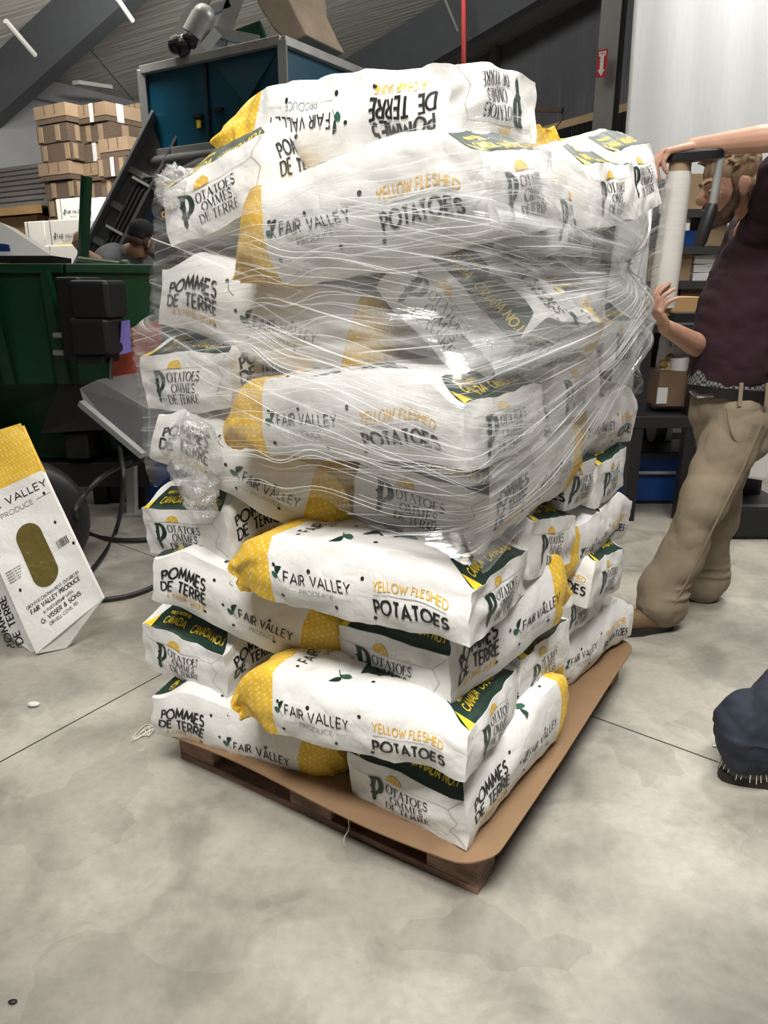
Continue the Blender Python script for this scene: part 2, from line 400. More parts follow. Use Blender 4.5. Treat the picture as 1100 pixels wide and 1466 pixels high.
def sstep(a, b, x):
    t = np.clip((x - a) / (b - a), 0, 1); return t * t * (3 - 2 * t)
class Warp:
    """the crumpled, potato-filled form of one sack: box coordinates -> shape"""
    def __init__(s, seed, L=BL, W=BW, H=BH, bend=0.0, twist=0.0, crum=1.0, tip=1.0, fold=0.9, sag=0.0, kmid=0.42, swell=0.05, side=0.0):
        s.__dict__.update(locals())
        rg = np.random.RandomState(seed)
        s.k = []
        for lam, amp, n in ((0.30, 0.0066, 4), (0.15, 0.0044, 6), (0.075, 0.0022, 7)):
            for i in range(n):
                d = rg.normal(size=3); d /= np.linalg.norm(d)
                o = rg.normal(size=3); o /= np.linalg.norm(o)
                s.k.append((d * 2 * math.pi / lam * rg.uniform(0.7, 1.3) / 2, rg.uniform(0, 6.28), o * amp * crum))
        s.wk = [(rg.normal(size=3) * 14, rg.uniform(0, 6.28), rg.normal(size=3) * 0.010) for i in range(3)]
    def __call__(s, p):
        p = np.asarray(p, float); x, y, z = p[:, 0], p[:, 1], p[:, 2]
        L, W, H = s.L, s.W, s.H
        t = np.clip(x / L, -0.02, 1.02)
        e, c = y / (W / 2), z / (H / 2)
        end = sstep(0.84, 1.0, t)
        k = s.kmid * (1 - 0.72 * end)
        e2 = e * np.sqrt(np.maximum(0.05, 1 - k * np.minimum(c * c, 1.3) / 2)); c2 = c * np.sqrt(np.maximum(0.05, 1 - k * np.minimum(e * e, 1.3) / 2))
        st = sstep(-0.02, 0.22, t)
        hz = 1 + s.tip * (-0.66 * (1 - st)) + s.swell * np.sin(np.pi * np.clip(t, 0, 1))
        wy = 1 - s.tip * 0.16 * (1 - sstep(0, 0.22, t)) + 0.03 * np.sin(np.pi * np.clip(t, 0, 1))
        X = x + 0.010 * np.clip(1 - e * e, 0, 1) * np.clip(1 - c * c, 0, 1) * sstep(0.9, 1, t)
        Y = e2 * wy * W / 2
        Zz = c2 * hz * H / 2 - 0.30 * H * sstep(0.83, 1.0, t) * np.clip((c + 1) / 2, 0, 1.05)
        # closed end drops and folds under
        fz = np.clip((0.085 - x) / 0.085, 0, 1)
        Zz = Zz - s.tip * s.fold * 0.055 * fz ** 1.3
        X = X + s.tip * s.fold * 0.030 * fz ** 2
        q = np.stack([X, Y, Zz], 1)
        w = np.array(p)
        for kk, ph, o in s.wk: w = w + np.sin(p @ kk + ph)[:, None] * o
        for kk, ph, o in s.k:
            q = q + ((np.abs(np.sin(w @ kk + ph)) - 0.637) * (1 + 1.6 * s.tip * np.clip((0.16 - x) / 0.16, 0, 1)))[:, None] * o
        q[:, 2] += s.bend * (1 - (2 * t - 1) ** 2) + s.sag * (y / W * 2) ** 2
        q[:, 1] += s.side * (1 - (2 * t - 1) ** 2)
        a = s.twist * (t - 0.5); ca, sa = np.cos(a), np.sin(a)
        q[:, 1], q[:, 2] = q[:, 1] * ca - q[:, 2] * sa, q[:, 1] * sa + q[:, 2] * ca
        q[:, 0] -= L / 2
        return q

def box_grid(x0, x1, W, H, step, capL=True, capR=True):
    nx = max(2, int((x1 - x0) / step)); ny = int(W / step); nz = int(H / step)
    vs, fs = [], []
    def grid(nu, nv, fn, flip):
        b = len(vs)
        for i in range(nu + 1):
            for j in range(nv + 1): vs.append(fn(i / nu, j / nv))
        for i in range(nu):
            for j in range(nv):
                q = [b + i * (nv + 1) + j, b + (i + 1) * (nv + 1) + j, b + (i + 1) * (nv + 1) + j + 1, b + i * (nv + 1) + j + 1]
                fs.append(q if not flip else q[::-1])
    X = lambda u: x0 + (x1 - x0) * u
    Yf = lambda u: -W / 2 + W * u
    Zf = lambda u: -H / 2 + H * u
    grid(nx, nz, lambda u, v: (X(u), -W / 2, Zf(v)), False)
    grid(nx, nz, lambda u, v: (X(u), W / 2, Zf(v)), True)
    grid(nx, ny, lambda u, v: (X(u), Yf(v), H / 2), False)
    grid(nx, ny, lambda u, v: (X(u), Yf(v), -H / 2), True)
    if capR: grid(ny, nz, lambda u, v: (x1, Yf(u), Zf(v)), False)
    if capL: grid(ny, nz, lambda u, v: (x0, Yf(u), Zf(v)), True)
    key = {}; idx = []; out = []
    for v in vs:
        k = (round(v[0], 5), round(v[1], 5), round(v[2], 5))
        if k not in key: key[k] = len(out); out.append(v)
        idx.append(key[k])
    return out, [tuple(idx[i] for i in f) for f in fs]

def sack_prints(rg, L=BL, W=BW, H=BH, faces='ABET'):
    """list of (face, material, quads in face metres)"""
    o = []
    if 'E' in faces:    # folded bottom, read from +x: s=y, t=z
        o.append(('E', 'kraft', poly2d([((-0.155, 0.0315), (-0.155, 0.0325)), ((0.13, 0.0315), (0.13, 0.0325))])))  # brown patch edges and fold lines, painted darker in place of edge shadows
        q = []; ribbon([(0.13, 0.032), (0.150, 0.0), (0.125, -0.040), (0.172, -0.070)], [0.0012] * 4, q); ribbon([(-0.155, 0.032), (-0.172, 0.05)], [0.001] * 2, q)
        ribbon([(0.13, 0.032), (0.172, 0.066)], [0.001] * 2, q)
        o.append(('E', 'kraft', q))
        o.append(('E', 'gold_ink', disc2d(-0.028, 0.033, 0.025, 10, 0, 180, 0.020)))
        o.append(('E', 'green_ink', big_p(-0.108, -0.050, 0.080)))
        tx = text2d('OTATOES', -0.052, 0.000, 0.0225, 0.125, serif=True) + text2d('OMMES', -0.040, -0.0275, 0.0225, 0.098, serif=True) + text2d('DE TERRE', -0.058, -0.055, 0.0225, 0.130, serif=True)
        o.append(('E', 'ink', tx))
    if 'T' in faces:    # big panel, read from +x: s=y, t=-x
        b0, b1 = -L + 0.001, -L + 0.078
        o.append(('T', 'green_ink', poly2d([((-0.176, b0), (-0.130, b1)), ((0.176, b0), (0.130, b1))])))
        o.append(('T', 'bright_yellow', [[(-0.176, b0), (-0.138, b0), (-0.148, b0 + 0.044), (-0.148, b0 + 0.044)]]))
        o.append(('T2', 'bright_yellow', text2d('CANADA', -0.115, b0 + 0.026, 0.0185, 0.092, 0.17) + text2d('CANADA NO.1', 0.004, b0 + 0.026, 0.0185, 0.140, 0.17) + text2d('PRODUCT OF PRODUIT DU', -0.110, b0 + 0.053, 0.007, 0.085, 0.2)))
        o.append(('T', 'ink', text2d('FAIR VALLEY', -0.13, -0.215, 0.030, 0.26, 0.13) + text2d('PRODUCE', -0.06, -0.245, 0.016, 0.12, 0.1)))
        o.append(('T', 'green_ink', big_p(-0.115, -0.47, 0.12)))
        o.append(('T', 'ink', text2d('OTATOES', -0.03, -0.40, 0.045, 0.17, serif=True) + text2d('OMMES', -0.01, -0.455, 0.045, 0.13, serif=True)))
        a, b = leaf2d(-0.02, -0.185, 0.035)
        o.append(('T', 'green_ink', a)); o.append(('T', 'leaf_ink', b))
        # side leaves near the long edges
        for sx, ang in ((-0.150, 1.57), (0.150, -1.57)):
            a, b = leaf2d(sx - 0.02, -0.34, 0.04)
            o.append(('T', 'green_ink', rot2d(a, ang, sx, -0.32))); o.append(('T', 'leaf_ink', rot2d(b, ang, sx, -0.32)))
    if 'A' in faces:    # gusset with yellow at the left, s=x
        o.append(('A', 'ink', text2d('FAIR VALLEY', 0.200, -0.012, 0.024, 0.165, 0.125)))
        a, b = leaf2d(0.168, -0.016, 0.026)
        o.append(('A', 'green_ink', a)); o.append(('A', 'leaf_ink', b))
        o.append(('A', 'grey_ink', text2d('PRODUCE', 0.238, -0.038, 0.0135, 0.085, 0.085)))
        q = []; ribbon([(0.195, -0.032), (0.228, -0.032)], [0.0008] * 2, q); ribbon([(0.332, -0.032), (0.365, -0.032)], [0.0008] * 2, q)
        ribbon([(0.425, -0.0095), (0.590, -0.0095)], [0.0012] * 2, q)
        o.append(('A', 'yellow_ink', text2d('YELLOW FLESHED', 0.425, 0.000, 0.0215, 0.165, 0.125)))
        o.append(('A', 'grey_ink', q))
        o.append(('A', 'ink', text2d('POTATOES', 0.425, -0.053, 0.031, 0.170, 0.185)))
    if 'B' in faces:    # gusset with bottom at the left, s=L-x
        o.append(('B', 'ink', text2d('POMMES', 0.035, 0.012, 0.036, 0.140, 0.175) + text2d('DE TERRE', 0.030, -0.034, 0.036, 0.150, 0.165)))
        o.append(('B', 'yellow_ink', text2d('À CHAIR JAUNE', 0.050, -0.062, 0.018, 0.125, 0.12)))
        o.append(('B', 'ink', text2d('FAIR VALLEY', 0.290, -0.022, 0.026, 0.165, 0.125)))
        a, b = leaf2d(0.256, -0.024, 0.028)
        o.append(('B', 'green_ink', a)); o.append(('B', 'leaf_ink', b))
        o.append(('B', 'grey_ink', text2d('PRODUCE', 0.325, -0.049, 0.0135, 0.085, 0.085)))
        q = []; ribbon([(0.28, -0.043), (0.315, -0.043)], [0.0008] * 2, q); ribbon([(0.42, -0.043), (0.455, -0.043)], [0.0008] * 2, q)
        o.append(('B', 'grey_ink', q))
    dots = {'A': [(0.175, 0.018), (0.265, 0.022), (0.185, -0.058), (0.395, 0.028), (0.42, -0.067), (0.33, -0.062)], 'B': [(0.24, 0.0), (0.275, -0.055), (0.385, 0.012), (0.405, -0.052), (0.175, -0.058), (0.2, 0.06)],
            'T': [(-0.155, -0.2), (0.15, -0.21), (-0.155, -0.40), (0.155, -0.43), (-0.05, -0.30), (0.06, -0.29)]}
    for k, ps in dots.items():
        if k in faces:
            for a_, b_ in ps: o.append((k, 'ink', disc2d(a_, b_, 0.0048, 10)))
    return o
OFFS = {'A': 0.0016, 'B': 0.0016, 'E': 0.0016, 'T': 0.0016, 'T2': 0.0030}
def face_to_box(face, pts, L=BL, W=BW, H=BH, kk=0.0):
    s, t = pts[:, 0], pts[:, 1]; o = OFFS[face] + kk; n = np.zeros(len(s))
    if face == 'A': return np.stack([s, n - W / 2 - o, t], 1)
    if face == 'B': return np.stack([L - s, n + W / 2 + o, t], 1)
    if face == 'E': return np.stack([n + L + o, s, t * 1.32 + 0.006], 1)
    return np.stack([-t, s, n + H / 2 + o], 1)

def sack_mesh(name, warp, x0, x1, step, mats, prints=(), capL=False, capR=True, basemat=0):
    vs, fs = box_grid(x0, x1, warp.W, warp.H, step, capL, capR)
    allp = [np.array(vs, float)]; faces = list(fs); mi = [basemat] * len(fs); base = len(vs)
    for face, mname, quads in prints:
        pts = np.array([p for q in quads for p in q], float)
        bp = face_to_box(face, pts, warp.L, warp.W, warp.H)
        allp.append(bp)
        for i in range(len(quads)):
            q = (base + 4 * i, base + 4 * i + 1, base + 4 * i + 2, base + 4 * i + 3)
            if quads[i][2] == quads[i][3]: q = q[:3]
            faces.append(q); mi.append(PI_[mname])
        base += len(pts)
    co = warp(np.concatenate(allp))
    me = bpy.data.meshes.new(name)
    me.from_pydata(co.tolist(), [], faces)
    for k in mats: me.materials.append(M[k])
    me.polygons.foreach_set('material_index', mi)
    me.polygons.foreach_set('use_smooth', [True] * len(faces))
    me.set_sharp_from_angle(angle=R(38))
    return me

def frame(xa, ya):
    xa = Vector(xa).normalized(); za = xa.cross(Vector(ya)).normalized(); ya = za.cross(xa)
    return Matrix((xa, ya, za)).transposed()
ORI = {'AL': frame(-U, V), 'BL': frame(U, -V), 'EL': frame(-V, -U), 'ER': frame(-U, V), 'AR': frame(V, U), 'BLX': frame(-U, -V), 'BR': frame(-V, -U)}
SACKS = []
def sack(label, ori, a, b, z, dyaw=0, dpitch=0, droll=0, seed=0, faces='ABET', step=0.0125, tail=True, **kw):
    """one filled sack; a,b,z = its centre in the pallet's own axes; small turns in degrees:
    dyaw about the vertical, dpitch about the left-right axis across the sack, droll about its length"""
    wp = Warp(seed, **kw)
    base = ab(a, b, z)
    root = thing('potato_sack', label, 'sack', base, 'sacks stacked on the pallet')
    m = Matrix.Rotation(R(dyaw), 3, 'Z') @ ORI[ori] @ Matrix.Rotation(R(dpitch), 3, 'Y') @ Matrix.Rotation(R(droll), 3, 'X')
    root.rotation_euler = m.to_euler()
    rg = random.Random(seed)
    pr = sack_prints(rg, wp.L, wp.W, wp.H, faces)
    o = bpy.data.objects.new('sack_body', sack_mesh('sack_body', wp, YEL, wp.L, step, PRINT, pr)); COL.objects.link(o); o.parent = root
    t = bpy.data.objects.new('yellow_sack_top', sack_mesh('yellow_sack_top', wp, 0.0, YEL, step, PRINT, (), True, False, PI_['yellow'])); COL.objects.link(t); t.parent = root
    t['label'] = 'yellow gathered and sewn sack top'
    if tail:
        mb = MB(); pts = []
        c = wp(np.array([[0.006, (i / 20 - 0.5) * wp.W * 0.95, 0] for i in range(21)]))
        for p in c: pts.append(Vector(p) + Vector((-0.004, 0, 0.0)))
        e = pts[0]; 
        for i in range(1, 7): pts.insert(0, e + Vector((-0.004 * i, -0.010 * i + 0.002 * i * i, -0.006 * i)))
        mb.tube(pts, 0.0013, 5)
        k = mb.build('sewn_twine', M['twine'], t, world=False)
    SACKS.append(root)
    return root
# ------------------------------------------------------------------ floor, joints
def floor_mat():
    m, nt, b = new_mat('polished_concrete')
    tc = nt.nodes.new('ShaderNodeTexCoord'); L = nt.links.new
    def noise(scale, det, dist=0.0, rough=0.6):
        n = nt.nodes.new('ShaderNodeTexNoise'); n.inputs['Scale'].default_value = scale; n.inputs['Detail'].default_value = det
        n.inputs['Distortion'].default_value = dist; n.inputs['Roughness'].default_value = rough
        L(tc.outputs['Object'], n.inputs['Vector']); return n.outputs['Fac']
    def ramp(f, p0, c0, p1, c1):
        r = nt.nodes.new('ShaderNodeValToRGB'); e = r.color_ramp.elements
        e[0].position = p0; e[1].position = p1; e[0].color = (*c0, 1); e[1].color = (*c1, 1); L(f, r.inputs[0]); return r.outputs[0]
    def mul(a, b_, f=1.0):
        x = nt.nodes.new('ShaderNodeMix'); x.data_type = 'RGBA'; x.blend_type = 'MULTIPLY'; x.inputs[0].default_value = f
        L(a, x.inputs[6]); L(b_, x.inputs[7]); return x.outputs[2]
    base = ramp(noise(1.6, 8, 0.2), 0.3, (0.275, 0.258, 0.222), 0.72, (0.48, 0.455, 0.395))
    sc = ramp(noise(3.3, 9, 0.5, 0.6), 0.34, (0.58, 0.58, 0.59), 0.52, (1, 1, 1))
    fine = ramp(noise(38, 6), 0.25, (0.86, 0.86, 0.86), 0.6, (1, 1, 1))
    patch = ramp(noise(1.3, 5, 0.4, 0.55), 0.33, (0.64, 0.64, 0.65), 0.52, (1, 1, 1))
    # scuffed patches with hard edges
    v = nt.nodes.new('ShaderNodeTexVoronoi'); v.inputs['Scale'].default_value = 4.2; v.distance = 'MINKOWSKI'; v.inputs['Exponent'].default_value = 0.9
    wv = nt.nodes.new('ShaderNodeTexNoise'); wv.inputs['Scale'].default_value = 5
    L(tc.outputs['Object'], wv.inputs['Vector'])
    mixv = nt.nodes.new('ShaderNodeMix'); mixv.data_type = 'VECTOR'; mixv.inputs[0].default_value = 0.12
    L(tc.outputs['Object'], mixv.inputs[4]); L(wv.outputs['Color'], mixv.inputs[5]); L(mixv.outputs[1], v.inputs['Vector'])
    sep = nt.nodes.new('ShaderNodeSeparateColor'); L(v.outputs['Color'], sep.inputs[0])
    vp = ramp(sep.outputs[0], 0.10, (0.76, 0.76, 0.77), 0.45, (1, 1, 1))
    c = mul(mul(mul(mul(base, sc, 0.8), fine), patch), vp, 0.55)
    L(c, b.inputs['Base Color'])
    rr = nt.nodes.new('ShaderNodeMapRange'); rr.inputs[3].default_value = 0.32; rr.inputs[4].default_value = 0.62
    L(noise(2.5, 6, 1), rr.inputs[0]); L(rr.outputs[0], b.inputs['Roughness'])
    bp = nt.nodes.new('ShaderNodeBump'); bp.inputs['Strength'].default_value = 0.12; bp.inputs['Distance'].default_value = 0.01
    L(noise(25, 6), bp.inputs['Height']); L(bp.outputs[0], b.inputs['Normal'])
    return m
M['floor'] = floor_mat()
fl = MB().add([(-14, -4, 0), (14, -4, 0), (14, 26, 0), (-14, 26, 0)], [(0, 1, 2, 3)]).build('floor', M['floor'], fix=False)
tag(fl, kind='structure')
M['joint'] = mat('saw_cut_joint', (0.035, 0.033, 0.03), 0.9)
j1, j2 = G(0, 1091), G(226, 968); d = (j2 - j1).normalized()
tag(MB().beam(j1 - d * 4, j2 + d * 9, 0.006, 0.0008).build('trim_1', M['joint']), kind='structure')
j1, j2 = G(855, 1028), G(1020, 1088); d = (j2 - j1).normalized()
tag(MB().beam(j1 - d * 6, j2 + d * 5, 0.006, 0.0008).build('trim_2', M['joint']), kind='structure')

# ------------------------------------------------------------------ hall shell (same axes as the pallet)
CX = Vector((-1.56, 18.4, 0))                 # far corner of the hall
HU = Vector((math.cos(YAW), -math.sin(YAW), 0))  # along the back gable wall
HV = -V                                       # along the left wall, toward the camera
def hall(s, t, z=0.0): return CX + HU * s + HV * t + Z * z
WID, DEP, EAVE, SLOPE = 22.0, 21.0, 4.35, 0.30
def roofz(s): return EAVE + SLOPE * min(s, WID - s)
def wall_mat(name, col, stripes, gloss, bump=0.5, axis='X', scale=30):
    m, nt, b = new_mat(name); L = nt.links.new
    b.inputs['Roughness'].default_value = gloss
    tc = nt.nodes.new('ShaderNodeTexCoord'); mp = nt.nodes.new('ShaderNodeMapping'); mp.inputs['Rotation'].default_value = (0, 0, YAW)
    mp.inputs['Scale'].default_value = stripes
    L(tc.outputs['Object'], mp.inputs[0])
    n = nt.nodes.new('ShaderNodeTexNoise'); n.inputs['Scale'].default_value = scale; n.inputs['Detail'].default_value = 4; n.inputs['Distortion'].default_value = 0.5
    L(mp.outputs[0], n.inputs['Vector'])
    bp = nt.nodes.new('ShaderNodeBump'); bp.inputs['Strength'].default_value = bump; bp.inputs['Distance'].default_value = 0.05
    L(n.outputs['Fac'], bp.inputs['Height']); L(bp.outputs[0], b.inputs['Normal'])
    r = nt.nodes.new('ShaderNodeValToRGB'); r.color_ramp.elements[0].position = 0.3; r.color_ramp.elements[1].position = 0.7
    r.color_ramp.elements[0].color = (*[c * 0.85 for c in col], 1); r.color_ramp.elements[1].color = (*col, 1)
    L(n.outputs['Fac'], r.inputs[0]); L(r.outputs[0], b.inputs['Base Color'])
    return m
M['wall_grey'] = mat('painted_wall_panel', (0.36, 0.36, 0.37), 0.6, var=0.08, vscale=2)
M['liner'] = wall_mat('plastic_liner', (0.22, 0.225, 0.245), (1.0, 1.0, 0.10), 0.22, 0.55, scale=5)
M['ceil'] = wall_mat('ribbed_ceiling', (0.46, 0.45, 0.41), (0.06, 1.0, 0.06), 0.6, 0.5, scale=14)
M['steel_dark'] = mat('dark_grey_beam', (0.075, 0.080, 0.090), 0.5, var=0.1)
M['steel_col'] = mat('grey_column_paint', (0.27, 0.275, 0.285), 0.45, var=0.06)
def quad(name, pts, m):
    o = MB().add(pts, [tuple(range(len(pts)))]).build(name, m, fix=False); return tag(o, kind='structure')
quad('wall_left', [hall(0, 0), hall(0, DEP), hall(0, DEP, EAVE), hall(0, 0, EAVE)], M['wall_grey'])
quad('wall_back', [hall(WID, 0), hall(0, 0), hall(0, 0, EAVE), hall(WID / 2, 0, roofz(WID / 2)), hall(WID, 0, EAVE)], M['liner'])
quad('wall_right', [hall(WID, DEP), hall(WID, 0), hall(WID, 0, EAVE), hall(WID, DEP, EAVE)], M['wall_grey'])
quad('wall_front', [hall(0, DEP), hall(WID, DEP), hall(WID, DEP, EAVE), hall(WID / 2, DEP, roofz(WID / 2)), hall(0, DEP, EAVE)], M['wall_grey'])
ce = MB()
for a, b in ((0, WID / 2), (WID / 2, WID)):
    ce.add([hall(a, 0, roofz(a)), hall(b, 0, roofz(b)), hall(b, DEP, roofz(b)), hall(a, DEP, roofz(a))], [(0, 1, 2, 3)])
tag(ce.build('ceiling', M['ceil'], fix=False), kind='structure')
# eave flashing and wall girts
for z, h in ((EAVE - 0.18, 0.28), (2.55, 0.10)):
    tag(MB().beam(hall(0.08, 0, z), hall(0.08, DEP, z), 0.14, h).build('trim_3' if h > 0.2 else 'trim_4', M['steel_dark'] if h < 0.2 else M['steel_col']), kind='structure')
# wall sheet seam on the left wall, gable posts
for s in (4.4, 7.6):
    tag(MB().beam(hall(s, 0.12, 0), hall(s, 0.12, roofz(s)), 0.12, 0.2, HV).build('trim_5' if s < 5 else 'trim_6', M['steel_col']), kind='structure')
def rafter(t, label, depth=0.65):
    r = thing('roof_rafter', label, 'beam', hall(0, t, EAVE - 0.3), 'roof rafters')
    for a, b in ((0.0, WID / 2), ):
        p0, p1 = hall(a, t, roofz(a) - 0.02), hall(b, t, roofz(b) - 0.02)
        dn = Vector((0, 0, -1))
        w = MB()
        d0, d1 = depth * 1.05, depth * 0.75
        w.prism([p0, p1, p1 + dn * d1, p0 + dn * d0], HV * 0.012)
        w.build('web_plate', M['steel_dark'], r)
        f = MB(); f.beam(p0 + dn * d0, p1 + dn * d1, 0.22, 0.02); f.build('bottom_flange', M['steel_dark'], r)
    return r
rafter(7.7, 'dark grey steel rafter crossing the upper left of the ceiling', 0.75)
rafter(2.6, 'dark grey steel rafter against the far gable, rising behind the top of the stack', 0.9)
M['rod'] = mat('pale_tube', (0.30, 0.30, 0.285), 0.5)
tb = MB().tube([P(8, 30, 8.6), P(50, 79, 9.0)], 0.028, 8)
tag(tb.build('brace_tube', M['rod']), 'pale brace tube slanting from the rafter at far left of the ceiling', 'brace')
tb = MB().tube([P(168, -2, 8.3), P(190, 30, 8.5)], 0.025, 8)
tag(tb.build('brace_tube', M['rod']), 'pale brace tube slanting from the rafter above the carton stacks', 'brace')
tb = MB().tube([P(636, -5, 12.3), P(656, 44, 12.6)], 0.02, 8)
tag(tb.build('brace_tube', M['rod']), 'short pale brace tube on the far rafter left of the red pipe', 'brace')
tb = MB().tube([P(120, 60, 11.5), P(192, 145, 12.8)], 0.010, 6)
tag(tb.build('tie_wire', M['steel_dark']), 'thin wire slanting across the ceiling above the carton stacks', 'wire')
M['fluor'], nt, b_ = new_mat('fluorescent_tube')
b_.inputs['Base Color'].default_value = (0.55, 0.55, 0.52, 1)
tb = MB().beam(P(108, 118, 11.8), P(157, 125, 12.4), 0.12, 0.05)
tag(tb.build('strip_light', M['fluor']), 'unlit strip light on the ceiling above the carton stacks', 'light')
M['red_paint'] = mat('red_pipe_paint', (0.42, 0.025, 0.03), 0.4)
tb = MB().tube([P(665, -60, 8.6), P(664, 300, 8.6)], 0.027, 12)
tag(tb.build('sprinkler_pipe', M['red_paint']), 'red vertical pipe rising behind the top of the stack', 'pipe')
# column with arrow sign
c0 = P(857, 300, 8.0); c0.z = 0
colm = thing('steel_column', 'grey steel column carrying the red arrow sign', 'column', c0)
ct = MB()
for s in (-1, 1): ct.box(c0 + V * 0.085 * s + Z * 3.2, (0.19, 0.014, 6.4), Matrix.Rotation(-YAW, 3, 'Z'))
ct.box(c0 + Z * 3.2, (0.010, 0.17, 6.4), Matrix.Rotation(-YAW, 3, 'Z'))
ct.build('column_shaft', M['steel_col'], colm)
MB().box(c0 + Z * 0.01, (0.3, 0.3, 0.02), Matrix.Rotation(-YAW, 3, 'Z')).build('base_plate', M['steel_dark'], colm)
M['sign_red'] = mat('sign_red', (0.55, 0.02, 0.03), 0.4); M['sign_white'] = mat('sign_white', (0.85, 0.85, 0.85), 0.4)
sg = P(862, 91, 7.86)
sx = HU; 
def sgp(x, z): return sg + sx * x + Z * z - V * 0.0
s_ = thing('arrow_sign', 'red sign with white downward arrow on the grey column', 'sign', sg)
MB().prism([sgp(-0.048, -0.115), sgp(0.048, -0.115), sgp(0.048, 0.115), sgp(-0.048, 0.115)], V * 0.004).build('sign_plate', M['sign_red'], s_)
ar = [(-0.034, 0.10), (0.034, 0.10), (0.030, 0.060), (0.016, 0.060), (0.016, -0.05), (0.034, -0.05), (0, -0.105), (-0.034, -0.05), (-0.016, -0.05), (-0.016, 0.060), (-0.030, 0.060)]
MB().prism([sgp(x, z) - V * 0.003 for x, z in ar], V * 0.002).build('arrow', M['sign_white'], s_)
wds = MB()
for q in text2d('FIRE', -0.022, 0.073, 0.016, 0.044, 0.2): wds.add([sgp(x, z) - V * 0.004 for x, z in q], [(0, 1, 2, 3)])
wds.build('lettering', M['sign_red'], s_, fix=False)
# timber rail with black strip skirting
M['pine'] = mat('pine_rail', (0.52, 0.38, 0.22), 0.7, var=0.15, vscale=3)
M['black_plastic'] = mat('black_plastic', (0.010, 0.010, 0.012), 0.35)
fr0, fr1 = P(772, 180, 11.5), P(905, 162, 9.9)
d = (fr1 - fr0); d.z = 0; d.normalize()
fr0.z = fr1.z = (fr0.z + fr1.z) / 2
fence = thing('strip_fence', 'pale timber rail with hanging black plastic strips beyond the column', 'fence', Vector((fr0.x, fr0.y, 0)))
MB().beam(fr0, fr1 + d * 0.6, 0.05, 0.09).build('timber_rail', M['pine'], fence)
n = 26; ln = (fr1 - fr0).length + 0.5
for i in range(n):
    p = fr0 + d * (ln * (i + 0.5) / n)
    MB().box((p.x, p.y, (p.z) / 2), (ln / n * 0.86, 0.012, p.z), Matrix.Rotation(math.atan2(d.y, d.x) + random.Random(i).uniform(-.25, .25), 3, 'Z')).build('hanging_strip', M['black_plastic'], fence)
# dark bar with hook
hb = MB().beam(P(758, 157, 8.3), P(806, 158, 8.0), 0.03, 0.045)
hook = thing('hook_bar', 'short rusty bar with a wire hook sticking out behind the top sack', 'bar', P(800, 158, 8.0))
M['rust'] = mat('rusty_bar', (0.10, 0.065, 0.05), 0.8)
hb.build('steel_bar', M['rust'], hook)
c = P(802, 172, 8.0)
MB().tube([c + Vector((0.03 * math.sin(t * 0.6), 0, 0.08 - 0.02 * t + 0.0)) for t in range(9)], 0.005, 6).build('wire_hook', M['rust'], hook)
MB().beam(P(758, 157, 8.3), P(700, 157, 8.7), 0.03, 0.045).build('bar_arm', M['rust'], hook)
MB().beam(P(700, 157, 8.7), Vector((P(700, 157, 8.7).x, P(700, 157, 8.7).y, 0)), 0.06, 0.06, (1, 0, 0)).build('bar_stand', M['rust'], hook)
# white plastic curtain
def curtain():
    m, nt, b = new_mat('white_curtain_sheet'); L = nt.links.new
    b.inputs['Base Color'].default_value = (0.74, 0.75, 0.78, 1); b.inputs['Roughness'].default_value = 0.28
    b.inputs['Transmission Weight'].default_value = 0.0
    b.inputs['Subsurface Weight'].default_value = 0.0
    tc = nt.nodes.new('ShaderNodeTexCoord'); mp = nt.nodes.new('ShaderNodeMapping'); mp.inputs['Scale'].default_value = (1, 1, 0.15)
    L(tc.outputs['Object'], mp.inputs[0])
    n = nt.nodes.new('ShaderNodeTexNoise'); n.inputs['Scale'].default_value = 6; n.inputs['Detail'].default_value = 5
    L(mp.outputs[0], n.inputs['Vector'])
    bp = nt.nodes.new('ShaderNodeBump'); bp.inputs['Strength'].default_value = 0.25; bp.inputs['Distance'].default_value = 0.05
    L(n.outputs['Fac'], bp.inputs['Height']); L(bp.outputs[0], b.inputs['Normal'])
    c0 = P(893, 205, 6.6); c0.z = 0
    vs, fs = [], []; nu, nv = 120, 24
    for i in range(nu + 1):
        s = i / nu * 4.2
        for j in range(nv + 1):
            z = 0.35 + 5.2 * j / nv
            off = 0.030 * math.sin(s * 5 + 0.6 * math.sin(s * 3)) * (0.5 + 0.5 * math.sin(s * 1.7)) + 0.006 * math.sin(s * 17 + z)
            vs.append(c0 + HU * (s - 0.02 * math.sin(z * 2)) + HV * (off + 0.05 * math.sin(z * 0.9)) + Z * z)
    for i in range(nu):
        for j in range(nv):
            a = i * (nv + 1) + j; fs.append((a, a + nv + 1, a + nv + 2, a + 1))
    o = MB().add(vs, fs).build('plastic_curtain', m, smooth=60, fix=False)
    sm = o.modifiers.new('thickness', 'SOLIDIFY'); sm.thickness = 0.003
    tag(o, 'large white plastic curtain hanging at upper right behind the man', 'curtain')
curtain()
